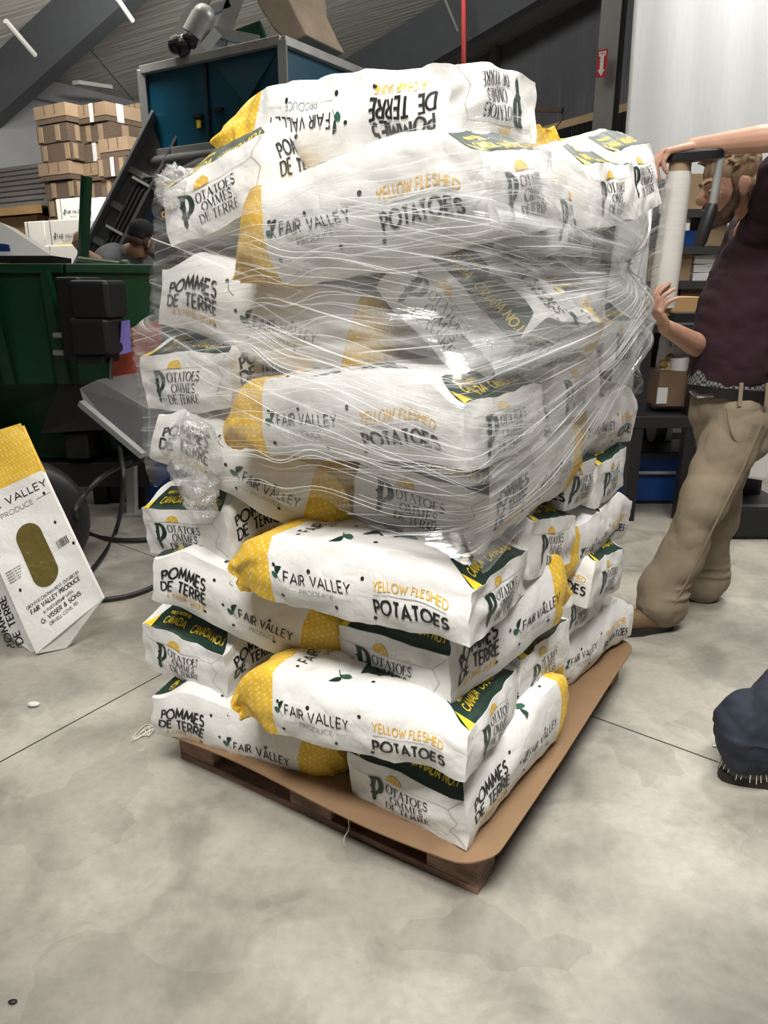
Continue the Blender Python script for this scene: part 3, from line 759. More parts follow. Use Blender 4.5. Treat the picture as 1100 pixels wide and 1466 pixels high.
# ------------------------------------------------------------------ pallet and slip sheet
pal = thing('wooden_pallet', 'reddish brown wooden pallet on the concrete floor under the sack stack', 'pallet', ab(0.5, 0.6, 0))
rot = frame(U, V)
rotz = Matrix((U, V, -Z)).transposed()
def pb(name, a0, a1, b0, b1, z0, z1, mt='pallet_wood'):
    cz = Matrix.Rotation(math.atan2(V.y, V.x), 3, 'Z')
    o = MB().box(ab((a0 + a1) / 2, (b0 + b1) / 2, (z0 + z1) / 2), (b1 - b0, a1 - a0, z1 - z0), cz).build(name, M[mt], pal, bevel=0.003)
    return o
A1, B1 = 1.0, 1.2
for i in range(3):
    b0 = [0.0, B1 / 2 - 0.05, B1 - 0.1][i]
    for a0 in (0.0, A1 / 2 - 0.07, A1 - 0.14): pb('spacer_block', a0, a0 + 0.14, b0, b0 + 0.10, 0.022, 0.102)
    pb('bottom_board', 0.0, A1, b0, b0 + 0.10, 0.0, 0.022)
    pb('stringer_board', 0.0, A1, b0, b0 + 0.10, 0.102, 0.120)
for i in range(7):
    a0 = i * (A1 - 0.10) / 6
    pb('deck_board', a0, a0 + 0.10, 0.0, B1, 0.120, 0.138)
# slip sheet with rounded corners, slightly drooping rim
def slip():
    vs, fs = [], []
    na, nb = 44, 52
    a0, a1, b0, b1, r = -0.045, 1.045, -0.065, 1.245, 0.09
    def cl(a, b):
        for ca, cb, sa, sb in ((a0 + r, b0 + r, -1, -1), (a1 - r, b0 + r, 1, -1), (a0 + r, b1 - r, -1, 1), (a1 - r, b1 - r, 1, 1)):
            da, db = (a - ca) * sa, (b - cb) * sb
            if da > 0 and db > 0:
                m = max(da, db); l = math.hypot(da, db); k = m / l
                return ca + sa * da * k, cb + sb * db * k
        return a, b
    for k in (0, 1):
        for i in range(na + 1):
            for j in range(nb + 1):
                a, b = cl(a0 + (a1 - a0) * i / na, b0 + (b1 - b0) * j / nb)
                e = max(0, -a, a - 1.0, -b, b - 1.2)
                z = 0.1385 - 0.9 * e * e * 6 * (0.5 + 0.5 * math.sin(a * 7 + b * 5)) + (0.004 if k else 0)
                vs.append(ab(a, b, z))
    n = (na + 1) * (nb + 1)
    for i in range(na):
        for j in range(nb):
            q = (i * (nb + 1) + j, i * (nb + 1) + j + 1, (i + 1) * (nb + 1) + j + 1, (i + 1) * (nb + 1) + j)
            fs.append(q); fs.append(tuple(n + x for x in q[::-1]))
    rim = [i * (nb + 1) for i in range(na + 1)] + [na * (nb + 1) + j for j in range(1, nb + 1)] + [i * (nb + 1) + nb for i in range(na - 1, -1, -1)] + [j for j in range(nb - 1, 0, -1)]
    for i in range(len(rim)):
        a, b = rim[i], rim[(i + 1) % len(rim)]
        fs.append((a, b, n + b, n + a))
    return MB().add(vs, fs).build('slip_sheet', M['cardboard'], smooth=40)
tag(slip(), 'brown cardboard slip sheet with rounded corners between pallet and lowest sacks', 'sheet')

# ------------------------------------------------------------------ the stack of sacks
S = sack
S('lowest sack at the left edge of the stack, lettered side and yellow top facing out', 'BL', 0.712, 0.147, 0.210, dyaw=10.0, dpitch=-4.5, droll=-4.7, seed=1, L=0.643, W=0.375, H=0.195, bend=-0.008, fold=1.7)
S('lowest sack at the near corner of the slip sheet, green banded end facing left', 'EL', 0.162, 0.298, 0.251, dyaw=-5.3, dpitch=2.8, droll=1.6, seed=2, L=0.641, W=0.351, H=0.199)
S('lowest sack on the right side, farthest back above the bare slip sheet', 'AR', 0.215, 0.936, 0.238, dyaw=-9.6, dpitch=-2.6, droll=-2.0, seed=3, L=0.655, W=0.369, H=0.195)
S('second row sack at the left edge, banded end facing out above the lowest sack', 'EL', 0.920, 0.309, 0.390, dyaw=-3.4, dpitch=0.8, droll=1.2, seed=4, L=0.637, W=0.363, H=0.200)
S('second row sack at the near corner, long side with potatoes lettering facing left', 'AL', 0.341, 0.062, 0.421, dyaw=7.1, dpitch=-3.6, droll=-4.4, seed=5, L=0.645, W=0.394, H=0.171, bend=0.004)
S('second row middle sack on the right side, green banded end wedged behind the corner sack', 'ER', 0.335, 0.490, 0.403, dyaw=-1.7, dpitch=-2.8, droll=-3.1, seed=6, L=0.594, W=0.364, H=0.196)
S('second row sack farthest back on the right side, end facing out', 'ER', 0.353, 0.842, 0.437, dyaw=-3.1, dpitch=-1.4, droll=-6.4, seed=7, L=0.601, W=0.373, H=0.195)
S('third row sack at the left edge, lettered side sloping down to its yellow top', 'BL', 0.687, 0.163, 0.575, dyaw=7.7, dpitch=-13.3, droll=-0.9, seed=8, L=0.636, W=0.369, H=0.195, bend=-0.004, fold=1.7)
S('third row sack at the near corner, end facing left with a torn flap', 'EL', 0.194, 0.291, 0.591, dyaw=-9.9, dpitch=4.6, droll=5.8, seed=9, L=0.594, W=0.346, H=0.201)
S('third row sack farthest back on the right side, end facing out', 'ER', 0.305, 0.919, 0.530, dyaw=0.4, dpitch=0.4, droll=-9.8, seed=10, L=0.609, W=0.370, H=0.196)
S('fourth row sack at the left edge, clean end with green band above the third row', 'EL', 0.909, 0.346, 0.762, dyaw=-4.1, dpitch=0.2, droll=8.8, seed=11, L=0.644, W=0.367, H=0.197)
S('fourth row sack at the near corner, long side and big green band in full view', 'AL', 0.332, 0.061, 0.759, dyaw=5.1, dpitch=-1.5, droll=-4.1, seed=12, L=0.637, W=0.382, H=0.174, bend=0.004)
S('fourth row middle sack on the right side, baggy end behind the corner sack', 'ER', 0.341, 0.450, 0.759, dyaw=1.2, dpitch=-2.4, droll=-12.3, seed=13, L=0.621, W=0.368, H=0.200)
S('fourth row sack farthest back on the right, its long side facing out', 'AR', 0.216, 0.882, 0.654, dyaw=-2.9, dpitch=-2.7, droll=7.0, seed=14, L=0.633, W=0.373, H=0.195)
S('fifth row sack at the left edge, bulging lettered side below the film edge', 'BL', 0.667, 0.194, 0.942, dyaw=6.6, dpitch=-17.0, droll=-0.8, seed=15, L=0.631, W=0.373, H=0.194, crum=1.1, fold=1.7)
S('fifth row sack at the near corner, end facing left, film edge crossing its top', 'EL', 0.192, 0.364, 0.970, dyaw=-2.7, dpitch=3.2, droll=-6.1, seed=16, L=0.629, W=0.347, H=0.197)
S('fifth row middle sack on the right side, end tucked behind yellow sack top', 'ER', 0.334, 0.676, 0.902, dyaw=1.8, dpitch=4.2, droll=-7.7, seed=17, L=0.595, W=0.293, H=0.185)
S('fifth row sack farthest back on the right side, end facing out', 'ER', 0.340, 0.957, 0.855, dyaw=1.2, dpitch=2.5, droll=-0.4, seed=18, L=0.619, W=0.342, H=0.194)
S('sixth row sack at the left edge, end facing out under the film', 'EL', 0.841, 0.307, 1.172, dyaw=-3.9, dpitch=-2.0, droll=5.3, seed=19, L=0.604, W=0.348, H=0.200)
S('sixth row sack at the near corner, long side facing left under glinting film', 'AL', 0.325, 0.056, 1.124, dyaw=-1.3, dpitch=-4.8, droll=-1.4, seed=20, L=0.642, W=0.375, H=0.180)
S('sixth row middle sack on the right side, veiled by film', 'ER', 0.319, 0.505, 1.154, dyaw=0.5, dpitch=-3.2, droll=3.2, seed=21, L=0.600, W=0.375, H=0.195)
S('sixth row sack farthest back on the right, long side out below the film', 'AR', 0.228, 0.887, 1.002, dyaw=-3.2, dpitch=0.1, droll=5.9, seed=22, L=0.630, W=0.377, H=0.195)
S('seventh row sack at the left edge under film, yellow top crumpled against the tilted sack', 'BL', 0.595, 0.213, 1.315, dyaw=7.6, dpitch=-13.7, droll=-2.2, seed=23, L=0.682, W=0.370, H=0.209, fold=1.6)
S('tilted seventh row sack standing on its edge at the near corner under film', 'EL', 0.150, 0.386, 1.331, dyaw=-0.8, dpitch=-3.6, droll=-39.0, seed=24, L=0.602, W=0.326, H=0.197, crum=1.1, swell=0.0)
S('seventh row middle sack on the right, thickly veiled in film', 'ER', 0.330, 0.560, 1.330, dyaw=0.0, dpitch=0.0, droll=0.0, seed=25, L=0.600, W=0.375, H=0.200)
S('seventh row sack farthest back on the right side behind the film tail', 'ER', 0.330, 0.940, 1.250, dyaw=0.0, dpitch=0.0, droll=0.0, seed=26, L=0.600, W=0.375, H=0.195)
S('top row sack at the left edge, tilted end with green band slanting upward', 'EL', 0.719, 0.299, 1.590, dyaw=-1.2, dpitch=-3.4, droll=15.9, seed=27, L=0.580, W=0.344, H=0.201)
S('top row sack at the near corner, potatoes side rising to the right under film', 'AL', 0.330, 0.096, 1.527, dyaw=-0.1, dpitch=-10.6, droll=5.6, seed=28, L=0.637, W=0.370, H=0.207)
S('top row second sack along the right side, faint end veiled in film', 'ER', 0.345, 0.445, 1.541, dyaw=2.9, dpitch=-3.2, droll=-0.4, seed=29, L=0.599, W=0.375, H=0.195)
S('top row third sack on the right side, end clear of the film with yellow corner', 'ER', 0.318, 0.630, 1.582, dyaw=-1.8, dpitch=-8.0, droll=7.1, seed=30, L=0.634, W=0.380, H=0.201)
S('top row sack farthest back, plain white corner standing up beside the film roll', 'ER', 0.316, 0.922, 1.618, dyaw=-1.6, dpitch=-14.6, droll=10.9, seed=31, L=0.610, W=0.369, H=0.246)
S('upside down sack lying across the very top of the stack', 'BLX', 0.492, 0.302, 1.732, dyaw=-3.1, dpitch=-1.8, droll=5.2, seed=32, L=0.659, W=0.400, H=0.168, crum=1.4, fold=-0.6, swell=0.22)
S('sack lying across the top behind the upside down one, yellow mouth flap sticking out right', 'BL', 0.490, 0.660, 1.690, dyaw=0.0, dpitch=0.0, droll=0.0, seed=33, L=0.600, W=0.375, H=0.130, fold=-0.7)
# ------------------------------------------------------------------ machinery and cartons on the left
RZ = Matrix.Rotation(math.atan2(U.y, U.x), 3, 'Z')      # local x = U (leftward-back), y = -V (toward the camera)
def ub(p, du=0, dv=0, dz=0): return Vector(p) + U * du + V * dv + Z * dz
M['teal'] = mat('teal_paint', (0.004, 0.066, 0.118), 0.35, var=0.12, vscale=2, spec=0.5)
M['grey_metal'] = mat('grey_metal', (0.16, 0.165, 0.17), 0.45, metal=0.3, var=0.15, vscale=5)
M['galv'] = mat('galvanised_steel', (0.42, 0.42, 0.41), 0.4, metal=0.5, var=0.2, vscale=8)
M['navy'] = mat('dark_navy_paint', (0.008, 0.016, 0.030), 0.45)
M['belt_tan'] = mat('tan_belt', (0.34, 0.27, 0.20), 0.8, var=0.2, vscale=6)
M['dark_rubber'] = mat('black_rubber', (0.012, 0.012, 0.013), 0.5)
M['bin_green'] = mat('dark_green_paint', (0.006, 0.046, 0.017), 0.35, var=0.2, vscale=4)
M['black_metal'] = mat('black_metal', (0.006, 0.006, 0.0065), 0.5)
M['red_plate'] = mat('red_plate_paint', (0.26, 0.035, 0.018), 0.5, var=0.2, vscale=8)
M['blue_paint'] = mat('blue_paint', (0.012, 0.060, 0.24), 0.4)
M['carton'] = mat('brown_carton', (0.29, 0.205, 0.130), 0.8, var=0.18, vscale=3)
M['carton_dark'] = mat('carton_edge_stack', (0.115, 0.080, 0.055), 0.85, var=0.3, vscale=20, stretch=(1, 1, 9))
M['carton_white'] = mat('white_carton', (0.74, 0.71, 0.67), 0.6, var=0.05)
M['label_white'] = mat('white_label', (0.62, 0.62, 0.62), 0.5)
M['shingle'] = mat('grey_shingle', (0.14, 0.125, 0.115), 0.9, var=0.35, vscale=22, stretch=(1, 1, 5))
M['timber'] = mat('fresh_timber', (0.46, 0.28, 0.12), 0.7, var=0.2, vscale=5)

# teal hopper
hn = P(404, 58, 5.5); top = hn.z
hop = thing('potato_hopper', 'large teal steel hopper with pale grey frame rising behind the sack stack', 'hopper', (hn.x, hn.y, 0))
LU, LV, HB = 1.34, 1.55, 0.57
mb = MB()
c = ub(hn, LU / 2, LV / 2, -HB / 2)
mb.box(c, (LU - 0.03, LV - 0.03, HB - 0.02), RZ)
# funnel underneath
b0 = [ub(hn, a, b, -HB) for a, b in ((0.03, 0.03), (LU - 0.03, 0.03), (LU - 0.03, LV - 0.03), (0.03, LV - 0.03))]
b1 = [ub(hn, a, b, -1.75) for a, b in ((0.25, 0.35), (0.9, 0.35), (0.9, 1.1), (0.25, 1.1))]
mb.build('hopper_body', M['teal'], hop)
MB().hexa(b1 + b0).build('funnel', M['navy'], hop)
fr = MB()
for a0, b0_, a1, b1_ in ((0, 0, LU, 0), (0, 0, 0, LV), (LU, 0, LU, LV), (0, LV, LU, LV)):
    fr.beam(ub(hn, a0, b0_), ub(hn, a1, b1_), 0.055, 0.055)
    fr.beam(ub(hn, a0, b0_, -HB), ub(hn, a1, b1_, -HB), 0.05, 0.06)
for a, b in ((0, 0), (LU, 0), (LU, LV), (0, LV)): fr.beam(ub(hn, a, b, -HB), ub(hn, a, b), 0.06, 0.06, (1, 0, 0))
fr.build('grey_frame', M['galv'], hop, bevel=0.004)
MB().tube([ub(hn, -0.02, -0.02, -HB - 0.06), ub(hn, LU + 0.02, -0.02, -HB - 0.06)], 0.045, 12).build('roller_rail', M['grey_metal'], hop, smooth=40)
for a, b in ((0.05, 0.1), (LU - 0.05, 0.1), (LU - 0.05, LV - 0.1), (0.05, LV - 0.1)):
    MB().beam(Vector((ub(hn, a, b).x, ub(hn, a, b).y, 0)), ub(hn, a, b, -HB), 0.09, 0.09, (1, 0, 0)).build('leg', M['navy'], hop)
cr = MB()
p_ = [ub(hn, 0.05, -0.004, -0.05), ub(hn, 0.66, -0.004, -HB * 0.45), ub(hn, 0.66, -0.004, -HB + 0.05), ub(hn, 0.05, -0.004, -HB + 0.05)]
MB().beam(ub(hn, 0.70, 0.010, -0.04), ub(hn, 0.70, 0.010, -HB + 0.04), 0.02, 0.025, (0, 0, 1) if False else tuple(V)).build('panel_seam', M['navy'], hop)
MB().prism([ub(hn, 0.06, 0.013, -0.05), ub(hn, 0.62, 0.013, -0.05), ub(hn, 0.33, -0.012, -0.33)], V * 0.004).build('pressed_panel', M['teal'], hop)
MB().box(ub(hn, 0.80, 0.0, -0.36), (0.09, 0.03, 0.02), RZ).build('latch', M['black_metal'], hop)
MB().box(ub(hn, 0.60, 0.0, -0.34), (0.09, 0.03, 0.02), RZ).build('latch', M['black_metal'], hop)
MB().box(ub(hn, 0.79, -0.004, -0.41), (0.035, 0.012, 0.05), RZ).build('yellow_tag', M['bright_yellow'], hop)
# conveyor arm slanting down from the hopper
a0, a1 = P(240, 190, 6.2), P(146, 372, 6.0)
arm = thing('conveyor_arm', 'dark grey inclined channel with black hoses running down left of the hopper', 'conveyor', (a1.x, a1.y, 0))
d = (a1 - a0).normalized(); sd = Vector((1, 0, 0)); sd = (sd - d * sd.dot(d)).normalized(); nn = d.cross(sd)
if nn.y > 0: nn = -nn
W2_ = 0.24
ch = MB()
ch.beam(a0 - d * 0.05, a1 + d * 0.9, W2_, 0.02, nn)
ch.build('channel_floor', M['grey_metal'], arm)
for k in (-1, 1):
    MB().beam(a0 - d * 0.06 + sd * k * W2_ / 2 + nn * 0.05, a1 + d * 0.9 + sd * k * W2_ / 2 + nn * 0.05, 0.022, 0.13, nn).build('side_flange', M['grey_metal'] if k < 0 else M['steel_dark'], arm, bevel=0.004)
for k in (0.35, 0.62, 0.9):
    q = a0.lerp(a1, k)
    MB().beam(q - sd * W2_ / 2 + nn * 0.03, q + sd * W2_ / 2 + nn * 0.03, 0.05, 0.03, nn).build('cross_brace', M['galv'], arm)
for i in range(4):
    o_ = -0.02 + 0.035 * i
    pts = [a1 + d * 0.8 + sd * o_ + nn * 0.06] + [a0.lerp(a1, t) + sd * (o_ + 0.02) + nn * (0.06 + 0.01 * i) for t in (0.9, 0.75, 0.6, 0.45)] + [a0.lerp(a1, 0.36) + sd * (o_ + 0.06) + nn * 0.07, a0.lerp(a1, 0.30) + sd * (o_ * 0.3 + 0.16) + nn * 0.09 + Z * (0.02 * i), a0.lerp(a1, 0.33) + sd * (0.30) + nn * 0.10 + Z * 0.02 * i, a0.lerp(a1, 0.35) + sd * 0.42 + nn * 0.08 + Z * (0.025 * i)]
    MB().tube(pts, 0.014, 8).build('hose', M['dark_rubber'], arm, smooth=40)
q = a0.lerp(a1, 0.40); MB().beam(q + sd * -0.04 + nn * 0.085, q + sd * 0.14 + nn * 0.095, 0.02, 0.02, nn).build('hose_clamp', M['galv'], arm)
q = a0.lerp(a1, 0.78); MB().beam(q + sd * -0.05 + nn * 0.085, q + sd * 0.13 + nn * 0.085, 0.02, 0.02, nn).build('hose_clamp', M['galv'], arm)
for k in (-1, 1): 
    q = a1 + d * 0.7 + sd * k * 0.1
    MB().beam(Vector((q.x, q.y, 0)), q, 0.05, 0.05, (1, 0, 0)).build('leg', M['grey_metal'], arm)
MB().beam(Vector((a0.x, a0.y + 0.1, 0)), a0 + Vector((0, 0.1, 0)), 0.05, 0.05, (1, 0, 0)).build('leg', M['grey_metal'], arm)
MB().prism([P(222, 250, 6.3), P(262, 190, 6.3), P(262, 420, 6.3), P(190, 420, 6.3), P(160, 360, 6.3)], Vector((0, 0.03, 0))).build('guard_plate', M['navy'], arm)

# feed conveyor on top of the hopper
t0 = P(330, 66, 6.1)
fc = thing('feed_conveyor', 'small feed conveyor with tan belt standing on top of the teal hopper', 'conveyor', t0)
def pp(px, py, d=6.1): return P(px, py, d)
MB().prism([pp(352, -40), pp(408, -40), pp(412, -5), pp(428, 28), pp(440, 50), pp(414, 62), pp(392, 42), pp(372, 12)], Vector((0.25, 0.45, 0))).build('belt', M['belt_tan'], fc, bevel=0.01)
fb = MB()
fb.beam(pp(250, 66), pp(306, -30), 0.05, 0.10); fb.beam(pp(312, 66), pp(348, -30), 0.05, 0.10)
fb.beam(pp(302, 46), pp(372, 60), 0.06, 0.07); fb.beam(pp(290, 20), pp(330, 6), 0.05, 0.05)
fb.build('frame', M['galv'], fc)
MB().beam(pp(344, 62, 6.2), pp(380, 48, 6.2), 0.20, 0.13).build('drive_cover', M['bin_green'], fc, bevel=0.01)
MB().beam(pp(292, 70, 5.98), pp(312, 45, 5.98), 0.05, 0.06).build('white_bracket', M['label_white'], fc)
mm = MB(); mm.tube([pp(277, 52, 6.0), pp(291, 26, 6.0)], 0.085, 14); mm.ball(pp(292, 24, 6.0), 0.08, 12); mm.tube([pp(262, 60, 6.0), pp(284, 48, 6.0)], 0.045, 10)
mm.build('motor', M['galv'], fc, smooth=50)
bg = MB(); 
rg = random.Random(3)
for i in range(7): bg.ball(pp(250 + i * 4, 68 - rg.random() * 12, 5.95), Vector((0.05, 0.05, 0.06)) * rg.uniform(0.7, 1.2), 8)
bg.build('black_wrapping', M['black_plastic'], fc)
for k, (x, y0, y1) in enumerate(((436, -20, 52), (460, -20, 58))):
    MB().beam(P(x, y1, 6.9), P(x + 3, y0 - 40, 6.9), 0.03, 0.03, (1, 0, 0)).build('hanger_strut', M['navy'], fc)

# carton bundle stacks at the far left
def carton_stack(pn, nu, rows, wu, wv, hh, name, skip=(), dx=0.0):
    rg = random.Random(int(pn.x * 100))
    ordn = ['top', 'second', 'third', 'fourth', 'fifth', 'sixth', 'seventh', 'eighth', 'ninth', 'tenth', 'eleventh', 'twelfth', 'thirteenth', 'fourteenth']
    for r in range(rows):
        z1 = pn.z - r * hh
        o = ub(pn, rg.uniform(-0.03, 0.03), rg.uniform(-0.02, 0.03), 0)
        root = thing('carton_bundle', 'bundle of flattened brown cartons, %s in the %s' % (ordn[r], name), 'cartons', ub(o, wu / 2, wv / 2, 0) * 1 - Z * (o.z - (z1 - hh)), 'flattened carton bundles')
        c = Vector((o.x, o.y, z1 - hh / 2)) + U * wu / 2 + V * wv / 2
        MB().box(c, (wu, wv, hh - 0.012), RZ).build('carton_pile', M['carton_dark'], root)
        if r % 3 == 0:
            MB().box(c + Z * (hh * 0.14), (wu + 0.012, wv + 0.012, hh * 0.66), RZ).build('outer_flap', M['carton'], root)
            for q in (0.33, 0.66): MB().box(c + U * (q - 0.5) * wu - V * (wv / 2 + 0.008) + Z * hh * 0.22, (0.012, 0.004, hh * 0.52), RZ).build('crease', M['carton_dark'], root)
        else:
            for q in (rg.choice((0.12, 0.3)), rg.choice((0.86, 0.7))):
                MB().box(c + U * (q - 0.5) * wu - V * (wv / 2 + 0.004), (wu * 0.13, 0.014, hh * 0.8), RZ).build('flap_end', M['carton'], root)
                MB().box(c + V * (q - 0.5) * wv - U * (wu / 2 + 0.004), (0.014, wv * 0.13, hh * 0.8), RZ).build('flap_end', M['carton'], root)
        if (r, 'L') in skip:
            MB().box(c - U * wu * 0.08 - V * (wv / 2 + 0.014), (wu * 0.12, 0.004, hh * 0.95), RZ).build('paper_label', M['label_white'], root)
        if (r, 'R') in skip:
            MB().box(c - V * wv * 0.22 - U * (wu / 2 + 0.014), (0.004, wv * 0.14, hh * 0.95), RZ).build('paper_label', M['label_white'], root)
carton_stack(P(90, 145, 8.6), 1, 13, 0.52, 0.40, 0.185, 'left brown stack', skip=())
carton_stack(P(150, 144, 8.5), 1, 13, 0.50, 0.62, 0.185, 'middle brown stack', skip=((0, 'L'), (0, 'R'), (2, 'L'), (4, 'R')))
carton_stack(P(178, 193, 7.9), 1, 9, 0.42, 0.5, 0.18, 'low brown stack beside the conveyor arm', skip=((1, 'L'), (1, 'R'), (3, 'L')))
carton_stack(P(200, 145, 9.6), 1, 7, 0.30, 0.7, 0.3, 'rear brown stack at the hopper')
# white produce cartons
def white_carton(pn, wu, wv, hh, label, brand=True):
    root = thing('produce_carton', label, 'carton', Vector((pn.x, pn.y, pn.z - hh)) + U * wu / 2 + V * wv / 2, 'white produce cartons')
    c = pn + U * wu / 2 + V * wv / 2 - Z * hh / 2
    MB().box(c, (wu, wv, hh), RZ).build('carton_box', M['carton_white'], root, bevel=0.006)
    f0 = c - V * (wv / 2 + 0.003)
    MB().box(f0 + U * wu * 0.32 - V*0.0, (0.006, 0.003, hh), RZ).build('corner_gap', M['steel_dark'], root)
    if brand:
        MB().box(f0 - Z * hh * 0.36 - U * wu * 0.12, (wu * 0.72, 0.003, hh * 0.14), RZ).build('yellow_stripe', M['bright_yellow'], root)
        t = MB()
        for q in text2d('FAIR VALLEY', -wu * 0.22, -0.02, 0.030, wu * 0.56, 0.17): t.add([f0 - V * 0.003 - U * (x + wu * 0.08) + Z * y for x, y in q], [(0, 1, 2, 3)])
        for q in text2d('PRODUCE', -wu * 0.08, -0.055, 0.014, wu * 0.24, 0.14): t.add([f0 - V * 0.003 - U * (x + wu * 0.08) + Z * y for x, y in q], [(0, 1, 2, 3)])
        t.build('lettering', M['ink'], root, fix=False)
        t = MB()
        a, b = leaf2d(-wu * 0.32, -0.03, 0.04)
        for q in a + b: t.add([f0 - V * 0.003 - U * (x + wu * 0.08) + Z * y for x, y in q], [(0, 1, 2, 3)])
        t.build('leaf_mark', M['leaf_ink'], root, fix=False)
white_carton(P(112, 313, 7.0), 0.50, 0.36, 0.26, 'white produce carton with yellow stripe beside the green post, upper of the front stack')
white_carton(P(112, 350, 7.0) , 0.50, 0.36, 0.30, 'plain white produce carton under the striped one beside the green post', False)
white_carton(P(62, 316, 7.35), 0.30, 0.36, 0.44, 'white produce carton left of the striped one, narrow side out', False)
white_carton(P(145, 318, 7.3), 0.34, 0.36, 0.50, 'white produce carton just right of the green post', False)
white_carton(P(118, 282, 7.7), 0.42, 0.36, 0.24, 'white produce carton with yellow stripe in the back row below the brown stacks')
white_carton(P(146, 282, 7.65), 0.22, 0.36, 0.24, 'narrow white produce carton at the right of the back row', False)
white_carton(P(118, 316, 7.75), 0.45, 0.36, 0.8, 'tall white carton pile supporting the back row', False)
# timber shed
s0 = P(58, 294, 9.4)
shed = thing('garden_shed', 'small timber shed with grey shingle roof at far left', 'shed', (s0.x, s0.y, 0))
MB().hexa([ub(s0, 0.0, 0, 0), ub(s0, 2.4, 0, 0), ub(s0, 2.4, 1.6, 0), ub(s0, 0, 1.6, 0), ub(s0, 0.36, 0.75, 0.62), ub(s0, 2.4, 0.75, 0.62), ub(s0, 2.4, 0.85, 0.62), ub(s0, 0.36, 0.85, 0.62)]).build('shingle_roof', M['shingle'], shed)
sl = MB()
for k in range(1, 8):
    f = k / 8
    sl.beam(ub(s0, 0.36 * f, 0.75 * f - 0.012, 0.62 * f + 0.004), ub(s0, 2.4, 0.75 * f - 0.012, 0.62 * f + 0.004), 0.012, 0.012)
sl.build('shingle_course', M['steel_dark'], shed)
MB().beam(ub(s0, -0.02, -0.02, -0.04), ub(s0, 2.4, -0.02, -0.04), 0.04, 0.09).build('fascia_board', M['timber'], shed)
MB().box(ub(s0, 1.32, 0.8, -0.09 - (s0.z - 0.09) / 2), (2.15, 1.4, s0.z - 0.09), RZ).build('board_wall', M['timber'], shed)
MB().box(ub(s0, 0.22, 0.10, -0.32), (0.10, 0.10, 0.46), RZ).build('corner_post', M['timber'], shed)

# green tipping bin
g = P(93, 387, 4.3)
gbin = thing('tipping_bin', 'dark green steel tipping bin with rim and ribs at the left', 'bin', (g.x - 0.6, g.y, 0))
gl = MB(); 
z1 = g.z; xr = g.x
def gp(dx, dy, z): return Vector((g.x + dx, g.y + dy, z))
# tub: upper straight walls then inward sloping bottom (front wall faces the camera)
yb = 0.52; xl = -1.7; xR = 0.62
for (a, b) in (((0, 0), (xl, -0.12)), ((0, 0), (xR, 0.30)), ((xR, 0.30), (xR, yb)), ((xl, -0.12), (xl, yb)), ((xl, yb), (xR, yb))):
    (x0, y0), (x1, y1) = a, b
    n_ = Vector((y1 - y0, -(x1 - x0), 0)).normalized() * 0.012
    gl.hexa([gp(x0, y0, z1 - 0.62) , gp(x1, y1, z1 - 0.62), gp(x1, y1, z1 - 0.62) + n_, gp(x0, y0, z1 - 0.62) + n_, gp(x0, y0, z1), gp(x1, y1, z1), gp(x1, y1, z1) + n_, gp(x0, y0, z1) + n_])
gl.build('tub_wall', M['bin_green'], gbin, bevel=0.004)
MB().hexa([gp(xl + 0.4, 0.45, 0.30), gp(0.02, 0.45, 0.30), gp(0.1, yb - 0.1, 0.30), gp(xl + 0.4, yb - 0.1, 0.30), gp(xl, -0.10, z1 - 0.60), gp(0.0, 0.02, z1 - 0.60), gp(xR - 0.02, yb, z1 - 0.60), gp(xl, yb, z1 - 0.60)]).build('tub_hopper_floor', M['bin_green'], gbin)
for (x0, y0), (x1, y1) in (((0, 0), (xl, -0.12)), ((0, 0), (xR, 0.30)), ((xR, 0.3), (xR, yb)), ((xl, yb), (xR, yb))):
    MB().beam(gp(x0, y0, z1 + 0.01), gp(x1, y1, z1 + 0.01), 0.07, 0.05).build('rim_bar', M['bin_green'], gbin, bevel=0.006)
for dx in (-0.08, -0.38, -0.9):
    MB().hexa([gp(dx - 0.05, -0.12 * dx / xl - 0.012, z1 - 0.62), gp(dx + 0.05, -0.12 * dx / xl - 0.012, z1 - 0.62), gp(dx + 0.03, -0.12 * dx / xl - 0.012, z1 - 0.62), gp(dx - 0.03, -0.12 * dx / xl - 0.012, z1 - 0.62),
               gp(dx - 0.02, -0.12 * dx / xl - 0.09, z1), gp(dx + 0.02, -0.12 * dx / xl - 0.09, z1), gp(dx + 0.02, -0.12 * dx / xl, z1), gp(dx - 0.02, -0.12 * dx / xl, z1)]).build('rib', M['bin_green'], gbin)
for px, py in ((78, 480), (78, 505)): MB().tube([P(px, py, 4.22), P(px + 14, py, 4.20)], 0.016, 8).build('bolt', M['galv'], gbin, smooth=40)
for dx, dy in ((-1.5, 0.3), (0.0, 0.45), (-0.1, yb - 0.1), (-1.5, yb - 0.1)): MB().beam(gp(dx, dy, 0), gp(dx, dy, 0.5), 0.09, 0.09, (1, 0, 0)).build('leg', M['black_metal'], gbin)
lv = MB(); lv.tube([P(112, 376, 4.45), P(182, 384, 4.5)], 0.035, 10); lv.ball(P(180, 384, 4.5), 0.05, 10)
lv.build('pivot_arm', M['bin_green'], gbin, smooth=40)
post = MB().tube([P(118, 392, 4.9), P(124, 253, 4.9)], 0.034, 14)
pz = P(118, 392, 4.9)
post.tube([Vector((pz.x - 0.02, pz.y, 0)), pz], 0.034, 14)
tag(post.build('green_post', M['bin_green'], smooth=40), 'dark green steel tube post rising beside the striped white carton', 'post')
